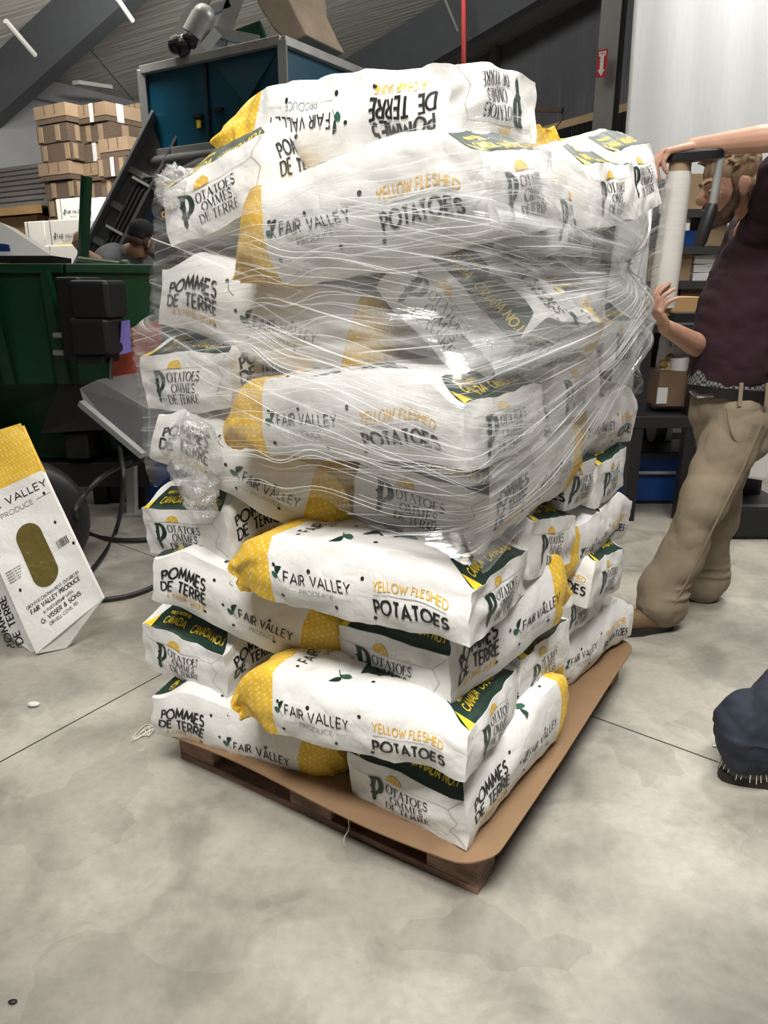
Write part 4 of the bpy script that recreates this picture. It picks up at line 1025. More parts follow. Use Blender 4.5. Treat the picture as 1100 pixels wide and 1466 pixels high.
# white tray on the bin
w0 = [P(-60, 300, 4.5), P(0, 318, 4.5), P(74, 366, 4.35), P(-60, 366, 4.35)]
tr = thing('white_tray', 'white sloping tray with blue panel lying on the bin at the left edge', 'tray', w0[3])
MB().prism(w0, Vector((-0.15, 0.5, 0))).build('tray_body', M['label_white'], tr)
MB().prism([P(-60, 340, 4.33), P(12, 350, 4.33), P(14, 360, 4.33), P(-60, 360, 4.33)], Vector((0, 0.01, 0))).build('blue_panel', M['blue_paint'], tr)
MB().prism([P(-60, 366, 4.3), P(76, 366, 4.3), P(76, 378, 4.3), P(-60, 372, 4.3)], Vector((-0.1, 0.5, 0))).build('tray_base', M['black_metal'], tr)
# black motor housing
mh = P(138, 455, 4.0)
mo = thing('motor_housing', 'black ribbed motor housing mounted on the bin', 'motor', mh)
R15 = Matrix.Rotation(R(-8), 3, 'Z')
MB().box(P(119, 455, 4.15), (0.14, 0.25, 0.42), R15).build('mount_box', M['black_metal'], mo, bevel=0.015)
for py in (428, 480): MB().box(P(142, py, 3.98), (0.21, 0.22, 0.185), R15).build('cover_panel', M['black_metal'], mo, bevel=0.02)
MB().box(P(140, 512, 4.0), (0.16, 0.18, 0.05), R15).build('lower_lip', M['black_metal'], mo, bevel=0.01)
M['purple'] = mat('purple_label', (0.16, 0.14, 0.42), 0.5)
MB().prism([P(174, 460, 3.98), P(184, 458, 4.05), P(187, 504, 4.05), P(171, 508, 3.98)], Vector((0.0, 0.02, 0))).build('purple_label', M['purple'], mo)
# red steel plate, blue box behind
rp = P(186, 505, 4.4)
rd = MB().prism([P(157, 478, 4.10), P(222, 458, 4.25), P(222, 545, 4.25), P(157, 553, 4.10)], Vector((0.03, 0.05, 0)))
tag(rd.build('red_plate', M['red_plate'], bevel=0.006), 'rusty red steel plate right of the black motor housing', 'plate')
lg = MB().beam(P(185, 540, 4.6), Vector((P(185, 540, 4.6).x, P(185, 540, 4.6).y, 0)), 0.08, 0.08, (1, 0, 0))
tag(lg.build('support_leg', M['black_metal']), 'black support leg under the red steel plate', 'leg')
bb = P(205, 553, 4.7)
tag(MB().box((bb.x + 0.05, bb.y + 0.2, bb.z / 2 + 0.03), (0.42, 0.35, bb.z + 0.06)).build('blue_crate', M['blue_paint'], bevel=0.01), 'bright blue crate edge peeping out below the red plate', 'crate')
# grey chute with stand
ch = thing('discharge_chute', 'grey sheet metal chute slanting down toward the sack stack', 'chute', G(190, 735))
cd = 3.75
MB().prism([P(113, 556, cd + .1), P(140, 543, cd + .1), P(214, 586, cd - .05), P(214, 655, cd - .15), P(190, 648, cd - .1), P(120, 580, cd)], Vector((0.12, 0.35, 0.0))).build('chute_body', M['grey_metal'], ch, bevel=0.006)
MB().beam(P(116, 577, cd - .02), P(205, 652, cd - .18), 0.035, 0.03).build('lower_rim', M['galv'], ch)
b_ = G(190, 737)
MB().beam(b_, P(188, 655, b_.y), 0.07, 0.05, (1, 0, 0)).build('stand_leg', M['galv'], ch)
MB().box(b_ + Z * 0.01, (0.16, 0.12, 0.02)).build('foot_plate', M['galv'], ch)
MB().tube([P(178, 664, b_.y - .05), P(205, 654, b_.y - .08)], 0.035, 10).build('cable_gland', M['dark_rubber'], ch, smooth=40)
# cables
def smooth_path(pts, n=10):
    pts = [Vector(p) for p in pts]; out = []
    q = [pts[0] * 2 - pts[1]] + pts + [pts[-1] * 2 - pts[-2]]
    for i in range(1, len(q) - 2):
        for k in range(n):
            t = k / n; a, b, c, d = q[i - 1], q[i], q[i + 1], q[i + 2]
            out.append(0.5 * ((2 * b) + (c - a) * t + (2 * a - 5 * b + 4 * c - d) * t * t + (3 * b - 3 * c + d - a) * t ** 3))
    return out + [pts[-1]]
def cable(pts, r, label):
    tag(MB().tube(smooth_path(pts), r, 10).build('power_cable', M['dark_rubber'], smooth=50), label, 'cable', 'black power cables')
g1 = G(150, 812); g2 = G(120, 850)
cable([P(158, 512, 3.95), P(159, 555, 3.9), P(170, 630, 3.72), P(177, 695, 3.5), G(166, 760, .02), G(140, 806, .015), G(70, 880, .015)], 0.0125, 'black power cable hanging from the motor housing and curling to the floor')
cable([P(190, 660, b_.y - .06), P(150, 680, 3.55), P(118, 712, 3.4), P(108, 738, 3.3), G(125, 762, .03), G(160, 772, .018), G(215, 772, .018), G(290, 760, .018)], 0.0125, 'black power cable looping from the chute stand across the floor')
cable([G(60, 850, .015), G(110, 857, .015), G(160, 857, .015), G(215, 842, .015), G(290, 800, .015)], 0.011, 'black power cable lying flat on the floor near the lettered sacks')
# tyre
ty = G(80, 800); ty = Vector((-1.72, 3.35, 0))
twh = thing('trailer_wheel', 'dark rubber wheel partly hidden behind the empty paper sack', 'wheel', ty)
rings = []
for i in range(36):
    a = 2 * math.pi * i / 36
    cc = Vector((math.cos(a) * 0.22, 0, math.sin(a) * 0.22 + 0.305))
    er = Vector((math.cos(a), 0, math.sin(a)))
    rings.append([ty + Matrix.Rotation(R(25), 3, 'Z') @ (cc + er * 0.085 * math.copysign(abs(math.cos(q)) ** .6, math.cos(q)) + Vector((0, 1, 0)) * 0.085 * math.copysign(abs(math.sin(q)) ** .6, math.sin(q))) for q in [2 * math.pi * j / 14 for j in range(14)]])
MB().ring_loft(rings + [rings[0]], False).build('tyre', M['dark_rubber'], twh, smooth=40)
MB().tube([ty + Matrix.Rotation(R(25), 3, 'Z') @ Vector((0, -0.05, 0.305)), ty + Matrix.Rotation(R(25), 3, 'Z') @ Vector((0, 0.05, 0.305))], 0.15, 20).build('hub', M['steel_dark'], twh, smooth=40)
# dark frame under the bin
uf = thing('bin_undercarriage', 'black steel undercarriage below the green bin', 'frame', gp(-0.7, 0.3, 0))
for x0, y0, x1, y1, zz in ((-1.6, 0.25, 0.3, 0.25, 0.25), (-1.6, 0.8, 0.3, 0.8, 0.25), (-0.6, 0.1, -0.6, 0.9, 0.45), (-0.1, 0.1, -0.1, 0.9, 0.45)):
    MB().beam(gp(x0, y0, zz), gp(x1, y1, zz), 0.14, 0.16).build('frame_rail', M['black_metal'], uf, bevel=0.01)
MB().hexa([gp(-0.25, -0.02, 0.55), gp(0.5, 0.25, 0.55), gp(0.5, 0.8, 0.5), gp(-0.3, 0.8, 0.5), gp(-0.1, 0.0, z1 - 0.6), gp(0.55, 0.28, z1 - 0.6), gp(0.55, 0.9, z1 - 0.6), gp(-0.1, 0.9, z1 - 0.6)]).build('drive_casing', M['black_metal'], uf)
for x in (-1.3, 0.2): MB().beam(gp(x, 0.5, 0), gp(x, 0.5, 0.3), 0.08, 0.3, (1, 0, 0)).build('leg', M['black_metal'], uf)
# ------------------------------------------------------------------ right background
M['rack_black'] = mat('black_rack', (0.012, 0.012, 0.013), 0.5)
M['shelf_grey'] = mat('dark_shelf', (0.035, 0.037, 0.042), 0.5)
M['tan_box'] = mat('tan_box', (0.34, 0.24, 0.14), 0.75, var=0.15)
M['brown_box'] = mat('dark_brown_box', (0.17, 0.105, 0.065), 0.75, var=0.15)
M['white_paper'] = mat('white_paper_roll', (0.78, 0.78, 0.76), 0.6)
# work bench: black frame, shelf below
bx0, by0 = 0.0, 4.35
bench = thing('work_bench', 'black steel bench with lower shelf behind the man', 'bench', (P(930, 600, 4.35).x, 4.35, 0))
tl, trr = P(918, 470, 4.35), P(1085, 470, 4.35)
th_ = tl.z
bl_ = P(918, 603, 4.35).z
wdt = trr.x - tl.x
def bq(x, y, z): return Vector((tl.x + x, 4.35 + y, z))
MB().box(bq(wdt / 2, 0.35, th_), (wdt + 0.08, 0.78, 0.05)).build('bench_top', M['rack_black'], bench, bevel=0.005)
MB().box(bq(wdt / 2, 0.35, bl_), (wdt + 0.08, 0.78, 0.07)).build('lower_shelf', M['rack_black'], bench, bevel=0.005)
for x in (0.03, wdt * 0.52, wdt - 0.03):
    for y in (0.0, 0.7): MB().box(bq(x, y, th_ / 2), (0.065, 0.065, th_)).build('leg', M['rack_black'], bench)
# items on the bench top and lower shelf
def put(name, label, cat, m, px0, px1, py0, py1, d, depth=0.2, group=None, bevel=0.004):
    a, b = P(px0, py1, d), P(px1, py0, d)
    o = MB().box(((a.x + b.x) / 2, d + depth / 2, (a.z + b.z) / 2), (b.x - a.x, depth, b.z - a.z)).build(name, m, bevel=bevel)
    return tag(o, label, cat, group)
# tall shelving
shx0, shx1, sd_ = P(978, 300, 5.2).x, P(1120, 300, 5.2).x, 5.2
shelf = thing('shelving_unit', 'dark shelving unit with boxes behind the man and film roll', 'shelf', (shx0 + 0.4, sd_, 0))
zs = [P(1000, y, sd_).z for y in (305, 358, 408, 452)]
for z in zs + [0.35]:
    MB().box(((shx0 + shx1) / 2, sd_ + 0.25, z), (shx1 - shx0, 0.5, 0.05)).build('shelf_board', M['shelf_grey'], shelf)
for x in (shx0, shx1):
    for y in (sd_ + 0.02, sd_ + 0.48): MB().box((x, y, zs[0] / 2 + 0.13), (0.05, 0.05, zs[0] + 0.26)).build('upright', M['shelf_grey'], shelf)
def onshelf(zi, name, label, cat, m, px0, px1, h, depth=0.3, dy=0.05, bevel=0.004, group=None):
    a, b = P(px0, 300, sd_).x, P(px1, 300, sd_).x
    z = zs[zi] + 0.025
    return tag(MB().box(((a + b) / 2, sd_ + dy + depth / 2, z + h / 2), (b - a, depth, h)).build(name, m, bevel=bevel), label, cat, group)
onshelf(0, 'storage_box', 'tan storage box on the topmost shelf beside the film roll', 'box', M['tan_box'], 985, 1012, 0.22)
onshelf(0, 'storage_box', 'white label box on the topmost shelf against the film roll', 'box', M['white_paper'], 970, 983, 0.16)
onshelf(1, 'storage_bin', 'bright blue storage bin on the second shelf', 'bin', M['blue_paint'], 985, 1018, 0.10)
onshelf(1, 'storage_box', 'pale grey box on the second shelf beside the film roll', 'box', M['shelf_grey'], 960, 984, 0.16)
onshelf(1, 'storage_box', 'tan box on the second shelf behind the black grip', 'box', M['tan_box'], 1020, 1050, 0.2)
onshelf(2, 'storage_box', 'wide tan box on the third shelf', 'box', M['tan_box'], 962, 1004, 0.20)
for i in range(3): onshelf(2, 'paper_packet', 'white banded paper packet on the third shelf, %s' % ['lowest of the pile', 'middle of the pile', 'top of the pile'][i], 'packet', M['white_paper'], 1008, 1040, 0.05).location.z = 0.055 * i
onshelf(3, 'storage_box', 'tan carton on the lowest visible shelf', 'box', M['tan_box'], 962, 990, 0.14)
onshelf(3, 'storage_box', 'brown open carton on the lowest visible shelf behind the lower hand', 'box', M['brown_box'], 992, 1035, 0.16)
put('wooden_tray', 'pale wooden tray on the black bench behind the lower hand', 'tray', M['timber'], 962, 1010, 425, 448, 4.7, 0.3)
put('bench_scale', 'dark bench scale with white printed strip under the wooden tray', 'scale', M['rack_black'], 965, 1030, 448, 466, 4.5, 0.3)
put('brown_carton', 'dark brown carton with printed label on the bench lower shelf', 'carton', M['brown_box'], 940, 998, 533, 582, 4.42, 0.3)
pr_ = P(975, 523, 4.5)
tag(MB().tube([P(975, 534, 4.55), P(975, 511, 4.55)], 0.065, 20).build('paper_roll', M['white_paper'], smooth=40), 'white paper roll standing on the dark brown carton', 'roll')
put('printed_label', 'white printed label on the front of the dark brown carton', 'label', M['label_white'], 940, 957, 555, 578, 4.41, 0.006, bevel=0)
# filled sack standing on the bench's lower shelf, potatoes behind a window
bs = P(945, 585, 4.62); 
ds = thing('display_sack', 'white sack of potatoes with clear window standing upright on the bench shelf', 'sack', bs)
w5 = Warp(71, L=0.52, W=0.20, H=0.12)
me = sack_mesh('sack_body', w5, 0.03, 0.52, 0.02, PRINT, [('T', 'ink', text2d('R VALLEY', -0.07, -0.13, 0.026, 0.14, 0.14))], True, True)
o = bpy.data.objects.new('sack_body', me); COL.objects.link(o); o.parent = ds
o.rotation_euler = frame(-Z, Vector((1, 0, 0))).to_euler(); o.location = (0.06, 0, 0.26)
M['potato'] = mat('potato_skin', (0.38, 0.26, 0.09), 0.6, var=0.25, vscale=12)
for k in range(8):
    MB().ball(bs + Vector((-0.02 + 0.035 * (k % 2) - 0.01, -0.055, 0.06 + 0.037 * k)), (0.03, 0.025, 0.027), 10).build('potato', M['potato'], ds, smooth=60)
# blue tool chest on the floor
q0, q1 = G(905, 690), G(948, 706)
tc_ = thing('tool_chest', 'blue metal tool chest with dark lid on the floor between sacks and trousers', 'chest', ((q0.x + q1.x) / 2, 4.75, 0))
cx, cy = P(925, 665, 4.75).x, 4.85
MB().box((cx + 0.03, cy, 0.17), (0.62, 0.34, 0.30)).build('chest_body', M['blue_paint'], tc_, bevel=0.01)
MB().box((cx + 0.03, cy, 0.335), (0.66, 0.40, 0.04)).build('lid', M['shelf_grey'], tc_, bevel=0.01)
MB().tube([(cx - 0.12, cy - 0.20, 0.22), (cx + 0.16, cy - 0.20, 0.22)], 0.012, 8).build('handle', M['galv'], tc_)
MB().box((cx + 0.03, cy, 0.01), (0.60, 0.32, 0.02)).build('base', M['rack_black'], tc_)
# white crates, dark machine behind the legs
put('white_panel_box', 'white box under the bench left of the trousers', 'box', M['white_paper'], 936, 966, 598, 640, 5.0, 0.3).location.z = 0
wm = thing('floor_scrubber', 'dark machine with white rounded tank on the floor behind the trousers', 'machine', (P(1075, 690, 3.9).x, 4.1, 0))
d9 = 4.0
MB().prism([P(1045, 640, d9), P(1060, 622, d9), P(1085, 616, d9), P(1108, 632, d9), P(1112, 660, d9), P(1100, 690, d9), P(1050, 682, d9)], Vector((0, 0.3, 0))).build('white_tank', M['white_paper'], wm, bevel=0.02)
pz = P(1040, 713, d9)
MB().box((P(1085, 700, d9).x, d9 + 0.22, 0.10), (0.42, 0.5, 0.20)).build('machine_base', M['rack_black'], wm, bevel=0.03)
MB().box((P(1108, 600, d9).x, d9 + 0.35, 0.45), (0.22, 0.3, 0.85)).build('machine_body', M['rack_black'], wm, bevel=0.03)
rl = MB().tube([P(938, 590, 4.62) + Vector((0.02, 0, -0.10)), P(938, 590, 4.62) + Vector((0.10, 0, -0.10))], 0.075, 16)
tag(MB().tube([P(933, 612, 4.9), P(948, 612, 4.9)], 0.10, 18).build('film_reel', M['rack_black'], smooth=40), 'black reel hanging below the bench beside the white box', 'reel')
sl2 = P(905, 560, 4.6)

# ------------------------------------------------------------------ empty paper sack leaning at the left
M['clear_window'], nt, b_ = new_mat('olive_film_window')
b_.inputs['Base Color'].default_value = (0.13, 0.105, 0.03, 1); b_.inputs['Roughness'].default_value = 0.18
tcn = nt.nodes.new('ShaderNodeTexCoord'); nn_ = nt.nodes.new('ShaderNodeTexNoise'); nn_.inputs['Scale'].default_value = 14; nn_.inputs['Detail'].default_value = 6
nt.links.new(tcn.outputs['Object'], nn_.inputs['Vector'])
bpn = nt.nodes.new('ShaderNodeBump'); bpn.inputs['Strength'].default_value = 0.4; bpn.inputs['Distance'].default_value = 0.03
nt.links.new(nn_.outputs['Fac'], bpn.inputs['Height']); nt.links.new(bpn.outputs[0], b_.inputs['Normal'])
def empty_sack():
    # front face corners in the hall, from its creased foot to its yellow mouth
    d0 = 2.62
    F0, F1 = P(52, 936, 2.60), P(147, 857, 2.72)        # bottom edge: left, right
    T0, T1 = P(-75, 640, 2.80), P(30, 606, 2.86)        # mouth: left, right
    root = thing('empty_paper_sack', 'empty flat paper sack with olive window leaning at the left edge', 'sack', Vector((F0.x, F0.y, 0)))
    rg = np.random.RandomState(5)
    nrm = (F1 - F0).cross(T0 - F0).normalized()
    if nrm.y > 0: nrm = -nrm
    def pos(u, v, off=0.0):
        p = F0.lerp(F1, u).lerp(T0.lerp(T1, u), v)
        w = 0.006 * math.sin(u * 5 + v * 4) + 0.004 * abs(math.sin(v * 13 + u * 3)) + 0.010 * (v > 0) * math.sin(v * 3.1)
        return p + nrm * (w + off)
    mats = [M[k] for k in PRINT]
    nu, nv = 24, 60; mb = MB(); yt = MB()
    def grid(mb, v0, v1, off, m, back=False):
        vs, fs = [], []
        n = max(2, int(nv * (v1 - v0)))
        for i in range(nu + 1):
            for j in range(n + 1): vs.append(pos(i / nu, v0 + (v1 - v0) * j / n, off))
        for i in range(nu):
            for j in range(n):
                a = i * (n + 1) + j; fs.append((a, a + n + 1, a + n + 2, a + 1))
        mb.add(vs, fs, m)
    Wm, Lm = (F1 - F0).length, (T0 - F0).length
    yv = 0.735
    bk = -0.055
    grid(mb, 0.0, yv, 0, PI_['paper']); grid(yt, yv, 1.0, 0, PI_['yellow'])
    grid(mb, 0.0, yv, bk, PI_['paper']); grid(yt, yv, 1.0, bk, PI_['yellow'])
    for u in (0, 1):
        for (v0, v1, m_, tgt) in ((0, yv, 'paper', mb), (yv, 1.0, 'yellow', yt)):
            vs, fs = [], []
            for j in range(21):
                v = v0 + (v1 - v0) * j / 20
                a, b = pos(u, v), pos(u, v, bk)
                mid = (a + b) / 2 + (F1 - F0).normalized() * (0.02 if u == 0 else -0.02)
                vs += [a, mid, b]
            for j in range(20):
                for k in (0, 1): fs.append((3 * j + k, 3 * j + k + 1, 3 * j + k + 4, 3 * j + k + 3))
            tgt.add(vs, fs, PI_[m_])
    # pointed gusset foot
    a, b, c, d = pos(0, 0), pos(1, 0), pos(1, 0, bk), pos(0, 0, bk)
    foot = pos(0.30, -0.0) + Vector((0.02, 0.03, 0)); foot.z = 0.003
    f2 = (c + d) / 2; f2.z = 0.003
    mb.add([a, b, c, d, foot, f2], [(0, 1, 4), (1, 2, 5, 4), (2, 3, 5), (3, 0, 4, 5)], 0)
    def prn(quads, m, tgt=mb, off=0.0016):
        for q in quads:
            q = [(x / Wm, y / Lm) for x, y in q] if m in METRIC else q
            q = q if q[2] != q[3] else q[:3]
            tgt.add([pos(x, y, off) for x, y in q], [tuple(range(len(q)))], PI_[m])
    def tx(s, u0, v0, cap, wd, wt):
        return [[(x / Wm, y / Lm) for x, y in q] for q in text2d(s, u0 * Wm, v0 * Lm, cap * Lm, wd * Wm, wt * 1.25)]
    METRIC = ()
    # unit: u across 0..1, v up 0..1
    prn(tx('FAIR VALLEY', -0.10 + 0.12, 0.655, 0.034, 0.96, 0.13), 'ink')
    prn(tx('PRODUCE', 0.28, 0.605, 0.022, 0.44, 0.09), 'grey_ink')
    q = []; ribbon([(0.03, 0.615), (0.22, 0.615)], [0.002] * 2, q); ribbon([(0.78, 0.615), (0.97, 0.615)], [0.002] * 2, q); prn(q, 'grey_ink')
    # window
    st = []
    for i in range(25):
        a_ = math.pi * i / 24
        st.append((0.5 - 0.17 * math.cos(a_), 0.47 + 0.065 * math.sin(a_), 0.285 - 0.065 * math.sin(a_)))
    wv = MB(); 
    for i in range(24):
        for k in range(8):
            f0, f1 = k / 8, (k + 1) / 8
            L_ = lambda s, f: pos(s[0], s[2] + (s[1] - s[2]) * f, 0.0018)
            wv.add([L_(st[i], f0), L_(st[i + 1], f0), L_(st[i + 1], f1), L_(st[i], f1)], [(0, 1, 2, 3)])
    # barcode
    bars = []
    rr = random.Random(2); x = 0.77
    while x < 0.93:
        wb = rr.choice((0.006, 0.010, 0.014)); bars += poly2d([((x, 0.345), (x, 0.385)), ((x + wb, 0.345), (x + wb, 0.385))]); x += wb + rr.choice((0.006, 0.010))
    prn(bars, 'ink')
    for k in range(5): prn(tx('PRODUCT OF CANADA'[: 15 - k], 0.06, 0.375 - 0.012 * k, 0.006, 0.20 - 0.01 * k, 0.2), 'grey_ink')
    prn(tx('GROWN IN CHATHAM-KENT, ONTARIO BY:', 0.12, 0.185, 0.015, 0.76, 0.12), 'ink')
    prn(tx('FAIR VALLEY PRODUCE', 0.15, 0.155, 0.020, 0.70, 0.16), 'ink')
    prn(tx('IN PARTNERSHIP WITH:', 0.29, 0.122, 0.015, 0.42, 0.12), 'ink')
    prn(tx('G. VISSER & SONS', 0.22, 0.090, 0.020, 0.56, 0.16), 'ink')
    prn(tx('ORWELL COVE, PEI', 0.30, 0.060, 0.015, 0.40, 0.12), 'ink')
    for a_, b_2 in ((0.90, 0.625), (0.87, 0.47), (0.97, 0.33), (0.06, 0.46), (0.14, 0.28)): prn(disc2d(a_, b_2, 0.018, 10, ry=0.009), 'ink')
    # left gusset lettering
    gl_ = Vector(pos(0, 0.3)) 
    dirv = (T0 - F0).normalized(); gd = (pos(0, 0.3, bk) - pos(0, 0.3)).normalized()
    mb.build('sack_body', mats, root, smooth=30, fix=False)
    yt.build('yellow_sack_top', mats, root, smooth=30, fix=False)
    wv.build('clear_window', M['clear_window'], root, smooth=60, fix=False)
    return root
empty_sack()
# second empty sack face (its gusset side lettering) folded behind
def gusset():
    A0, A1, B0, B1 = P(-20, 850, 2.70), P(52, 938, 2.62), P(-110, 690, 2.86), P(-5, 790, 2.74)
    root = thing('empty_paper_sack', 'second empty sack behind the first, only its lettered gusset showing at the left edge', 'sack', Vector((A1.x, A1.y, 0)))
    p0, p1, p2, p3 = P(48, 936, 2.63), P(-2, 812, 2.76), P(-60, 800, 2.80), P(-8, 893, 2.72)
    p4 = P(25, 925, 2.70)
    mb = MB(); off = Vector((0.02, 0.09, 0))
    mb.prism([p0, p1, p2, p3, p4], off, PI_['paper'])
    ex = (p1 - p0); ey = (p3 - p0)
    ux = ex.normalized(); uy = (ey - ux * ey.dot(ux)).normalized()
    n = ux.cross(uy); n = n if n.y < 0 else -n
    for s, v in (('POMMES', 0.075), ('DE TERRE', 0.025)):
        for q in text2d(s, 0.06, v, 0.036, 0.20, 0.17): mb.add([p0 + ux * x + uy * y + n * 0.002 for x, y in q], [(0, 1, 2, 3)], PI_['ink'])
    mb.build('sack_body', [M[k] for k in PRINT], root, fix=False)
gusset()

# ------------------------------------------------------------------ scraps on the floor
tp = G(210, 1050)
tag(MB().tube(smooth_path([tp + Vector((0.045 * math.cos(k * 1.9) * (1 - k / 16), 0.06 * math.sin(k * 2.3) * (1 - k / 20), 0.004 + 0.002 * (k % 4))) for k in range(13)] + [tp + Vector((0.06, 0.10, 0.004)), tp + Vector((0.07, 0.19, 0.004))], 4), 0.0016, 5).build('twine_tangle', M['twine']), 'small tangle of brown twine on the floor left of the pallet', 'twine')
e0 = P(497, 1148, 1.60)
tag(MB().tube(smooth_path([P(508, 1138, 1.62), P(498, 1160, 1.585), P(500, 1185, 1.585), P(493, 1200, 1.583), P(494, 1214, 1.582)], 6), 0.0013, 5).build('loose_string', M['twine']), 'loose string dangling over the slip sheet edge from a yellow sack top', 'string')
for i, (px, py, s, lb) in enumerate(((1058, 1034, 0.010, 'small brown scrap on the floor beside the jeans'), (1024, 1068, 0.005, 'tiny white scrap on the floor beside the jeans'), (648, 1252, 0.004, 'tiny dark crumb on the floor in front of the pallet'), (48, 1008, 0.014, 'crumpled clear scrap on the floor below the empty sack'), (18, 1434, 0.006, 'dark crumb on the floor at the lower left corner'))):
    tag(MB().ball(G(px, py, s * 0.6), (s * 1.6, s, s * 0.55), 8).build('floor_scrap', [M['rust'], M['label_white'], M['black_metal'], M['label_white'], M['black_metal']][i], smooth=60), lb, 'scrap')
# ------------------------------------------------------------------ people
M['skin'] = mat('skin', (0.52, 0.29, 0.20), 0.5, var=0.12, vscale=18, bump=0.05, bscale=200)
M['hair_blond'] = mat('dark_blond_hair', (0.19, 0.125, 0.07), 0.6, var=0.5, vscale=40, bump=0.8, bscale=90, stretch=(1, 1, 0.25))
M['beard'] = mat('brown_beard', (0.105, 0.06, 0.04), 0.7, var=0.4, vscale=60, bump=0.6, bscale=150)
M['maroon'] = mat('maroon_cotton', (0.022, 0.0035, 0.011), 0.9, var=0.2, vscale=6, bump=0.08, bscale=300)
M['khaki'] = mat('khaki_cotton', (0.25, 0.203, 0.142), 0.85, var=0.16, vscale=5, bump=0.10, bscale=250)
M['seam'] = mat('khaki_seam', (0.22, 0.165, 0.105), 0.85)
M['denim'] = mat('dark_denim', (0.016, 0.022, 0.037), 0.85, var=0.3, vscale=9, bump=0.1, bscale=300)
M['grey_cotton'] = mat('grey_cotton', (0.13, 0.135, 0.145), 0.85, var=0.12, vscale=8)
M['black_cotton'] = mat('black_cotton', (0.012, 0.012, 0.013), 0.85)
M['black_leather'] = mat('black_leather', (0.012, 0.011, 0.011), 0.35)
M['boot_tan'] = mat('worn_tan_boot', (0.16, 0.095, 0.05), 0.65, var=0.3, vscale=14)
M['sole'] = mat('dark_sole', (0.018, 0.014, 0.011), 0.7)
M['eye_white'] = mat('eye_white', (0.75, 0.72, 0.70), 0.2)
M['plaid'], nt, b_ = new_mat('grey_plaid_cotton')
tcn = nt.nodes.new('ShaderNodeTexCoord')
w1 = nt.nodes.new('ShaderNodeTexChecker'); w1.inputs['Scale'].default_value = 90
w1.inputs['Color1'].default_value = (0.03, 0.03, 0.03, 1); w1.inputs['Color2'].default_value = (0.20, 0.20, 0.19, 1)
nt.links.new(tcn.outputs['Object'], w1.inputs['Vector']); nt.links.new(w1.outputs['Color'], b_.inputs['Base Color']); b_.inputs['Roughness'].default_value = 0.9

def melt(name, mb, material, parent, voxel=0.006, smooth=4, wrinkle=None, seed=0):
    """fuse overlapping closed shapes into one continuous skin"""
    tmp = mb.build(name + '_tmp', material, None)
    r = tmp.modifiers.new('r', 'REMESH'); r.mode = 'VOXEL'; r.voxel_size = voxel; r.use_smooth_shade = True
    s = tmp.modifiers.new('s', 'SMOOTH'); s.iterations = smooth; s.factor = 0.5
    dg = bpy.context.evaluated_depsgraph_get(); dg.update()
    me = bpy.data.meshes.new_from_object(tmp.evaluated_get(dg))
    bpy.data.objects.remove(tmp)
    me.name = name
    n = len(me.vertices)
    co = np.empty(n * 3); me.vertices.foreach_get('co', co); co = co.reshape(-1, 3)
    if wrinkle:
        nr = np.empty(n * 3); me.vertices.foreach_get('normal', nr); nr = nr.reshape(-1, 3)
        rg = np.random.RandomState(seed); dsp = np.zeros(n)
        wv = co + 0.02 * np.sin(co @ (rg.normal(size=(3, 3)) * 12))
        for lam, amp, cnt in wrinkle:
            for i in range(cnt):
                d = rg.normal(size=3); d[2] *= 1.8; d /= np.linalg.norm(d)
                dsp += amp * (np.abs(np.sin(wv @ d * math.pi / lam + rg.uniform(0, 6))) - 0.64)
        co = co + nr * dsp[:, None]
    off = Vector((0, 0, 0)); q = parent
    while q is not None: off += q.location; q = q.parent
    co = co - np.array(off)
    me.vertices.foreach_set('co', co.ravel())
    me.polygons.foreach_set('use_smooth', [True] * len(me.polygons))
    me.materials.clear(); me.materials.append(material)
    me.update()
    o = bpy.data.objects.new(name, me); COL.objects.link(o); o.parent = parent
    return o
def chain(mb, pts, rs, n=14, flat=1.0, up=None, dense=6):
    """limb: smooth path with tapering radii and round ends"""
    pts = [Vector(p) for p in pts]
    path = smooth_path(pts, dense); m = len(pts) - 1
    rr = []
    for i in range(len(path)):
        t = i / dense; k = min(int(t), m - 1); f = t - k
        rr.append(rs[k] + (rs[k + 1] - rs[k]) * f)
    mb.tube(path, rr, n, flat=flat, up=up)
    if flat == 1.0: mb.ball(path[0], rs[0], 12); mb.ball(path[-1], rs[-1], 12)
    return mb
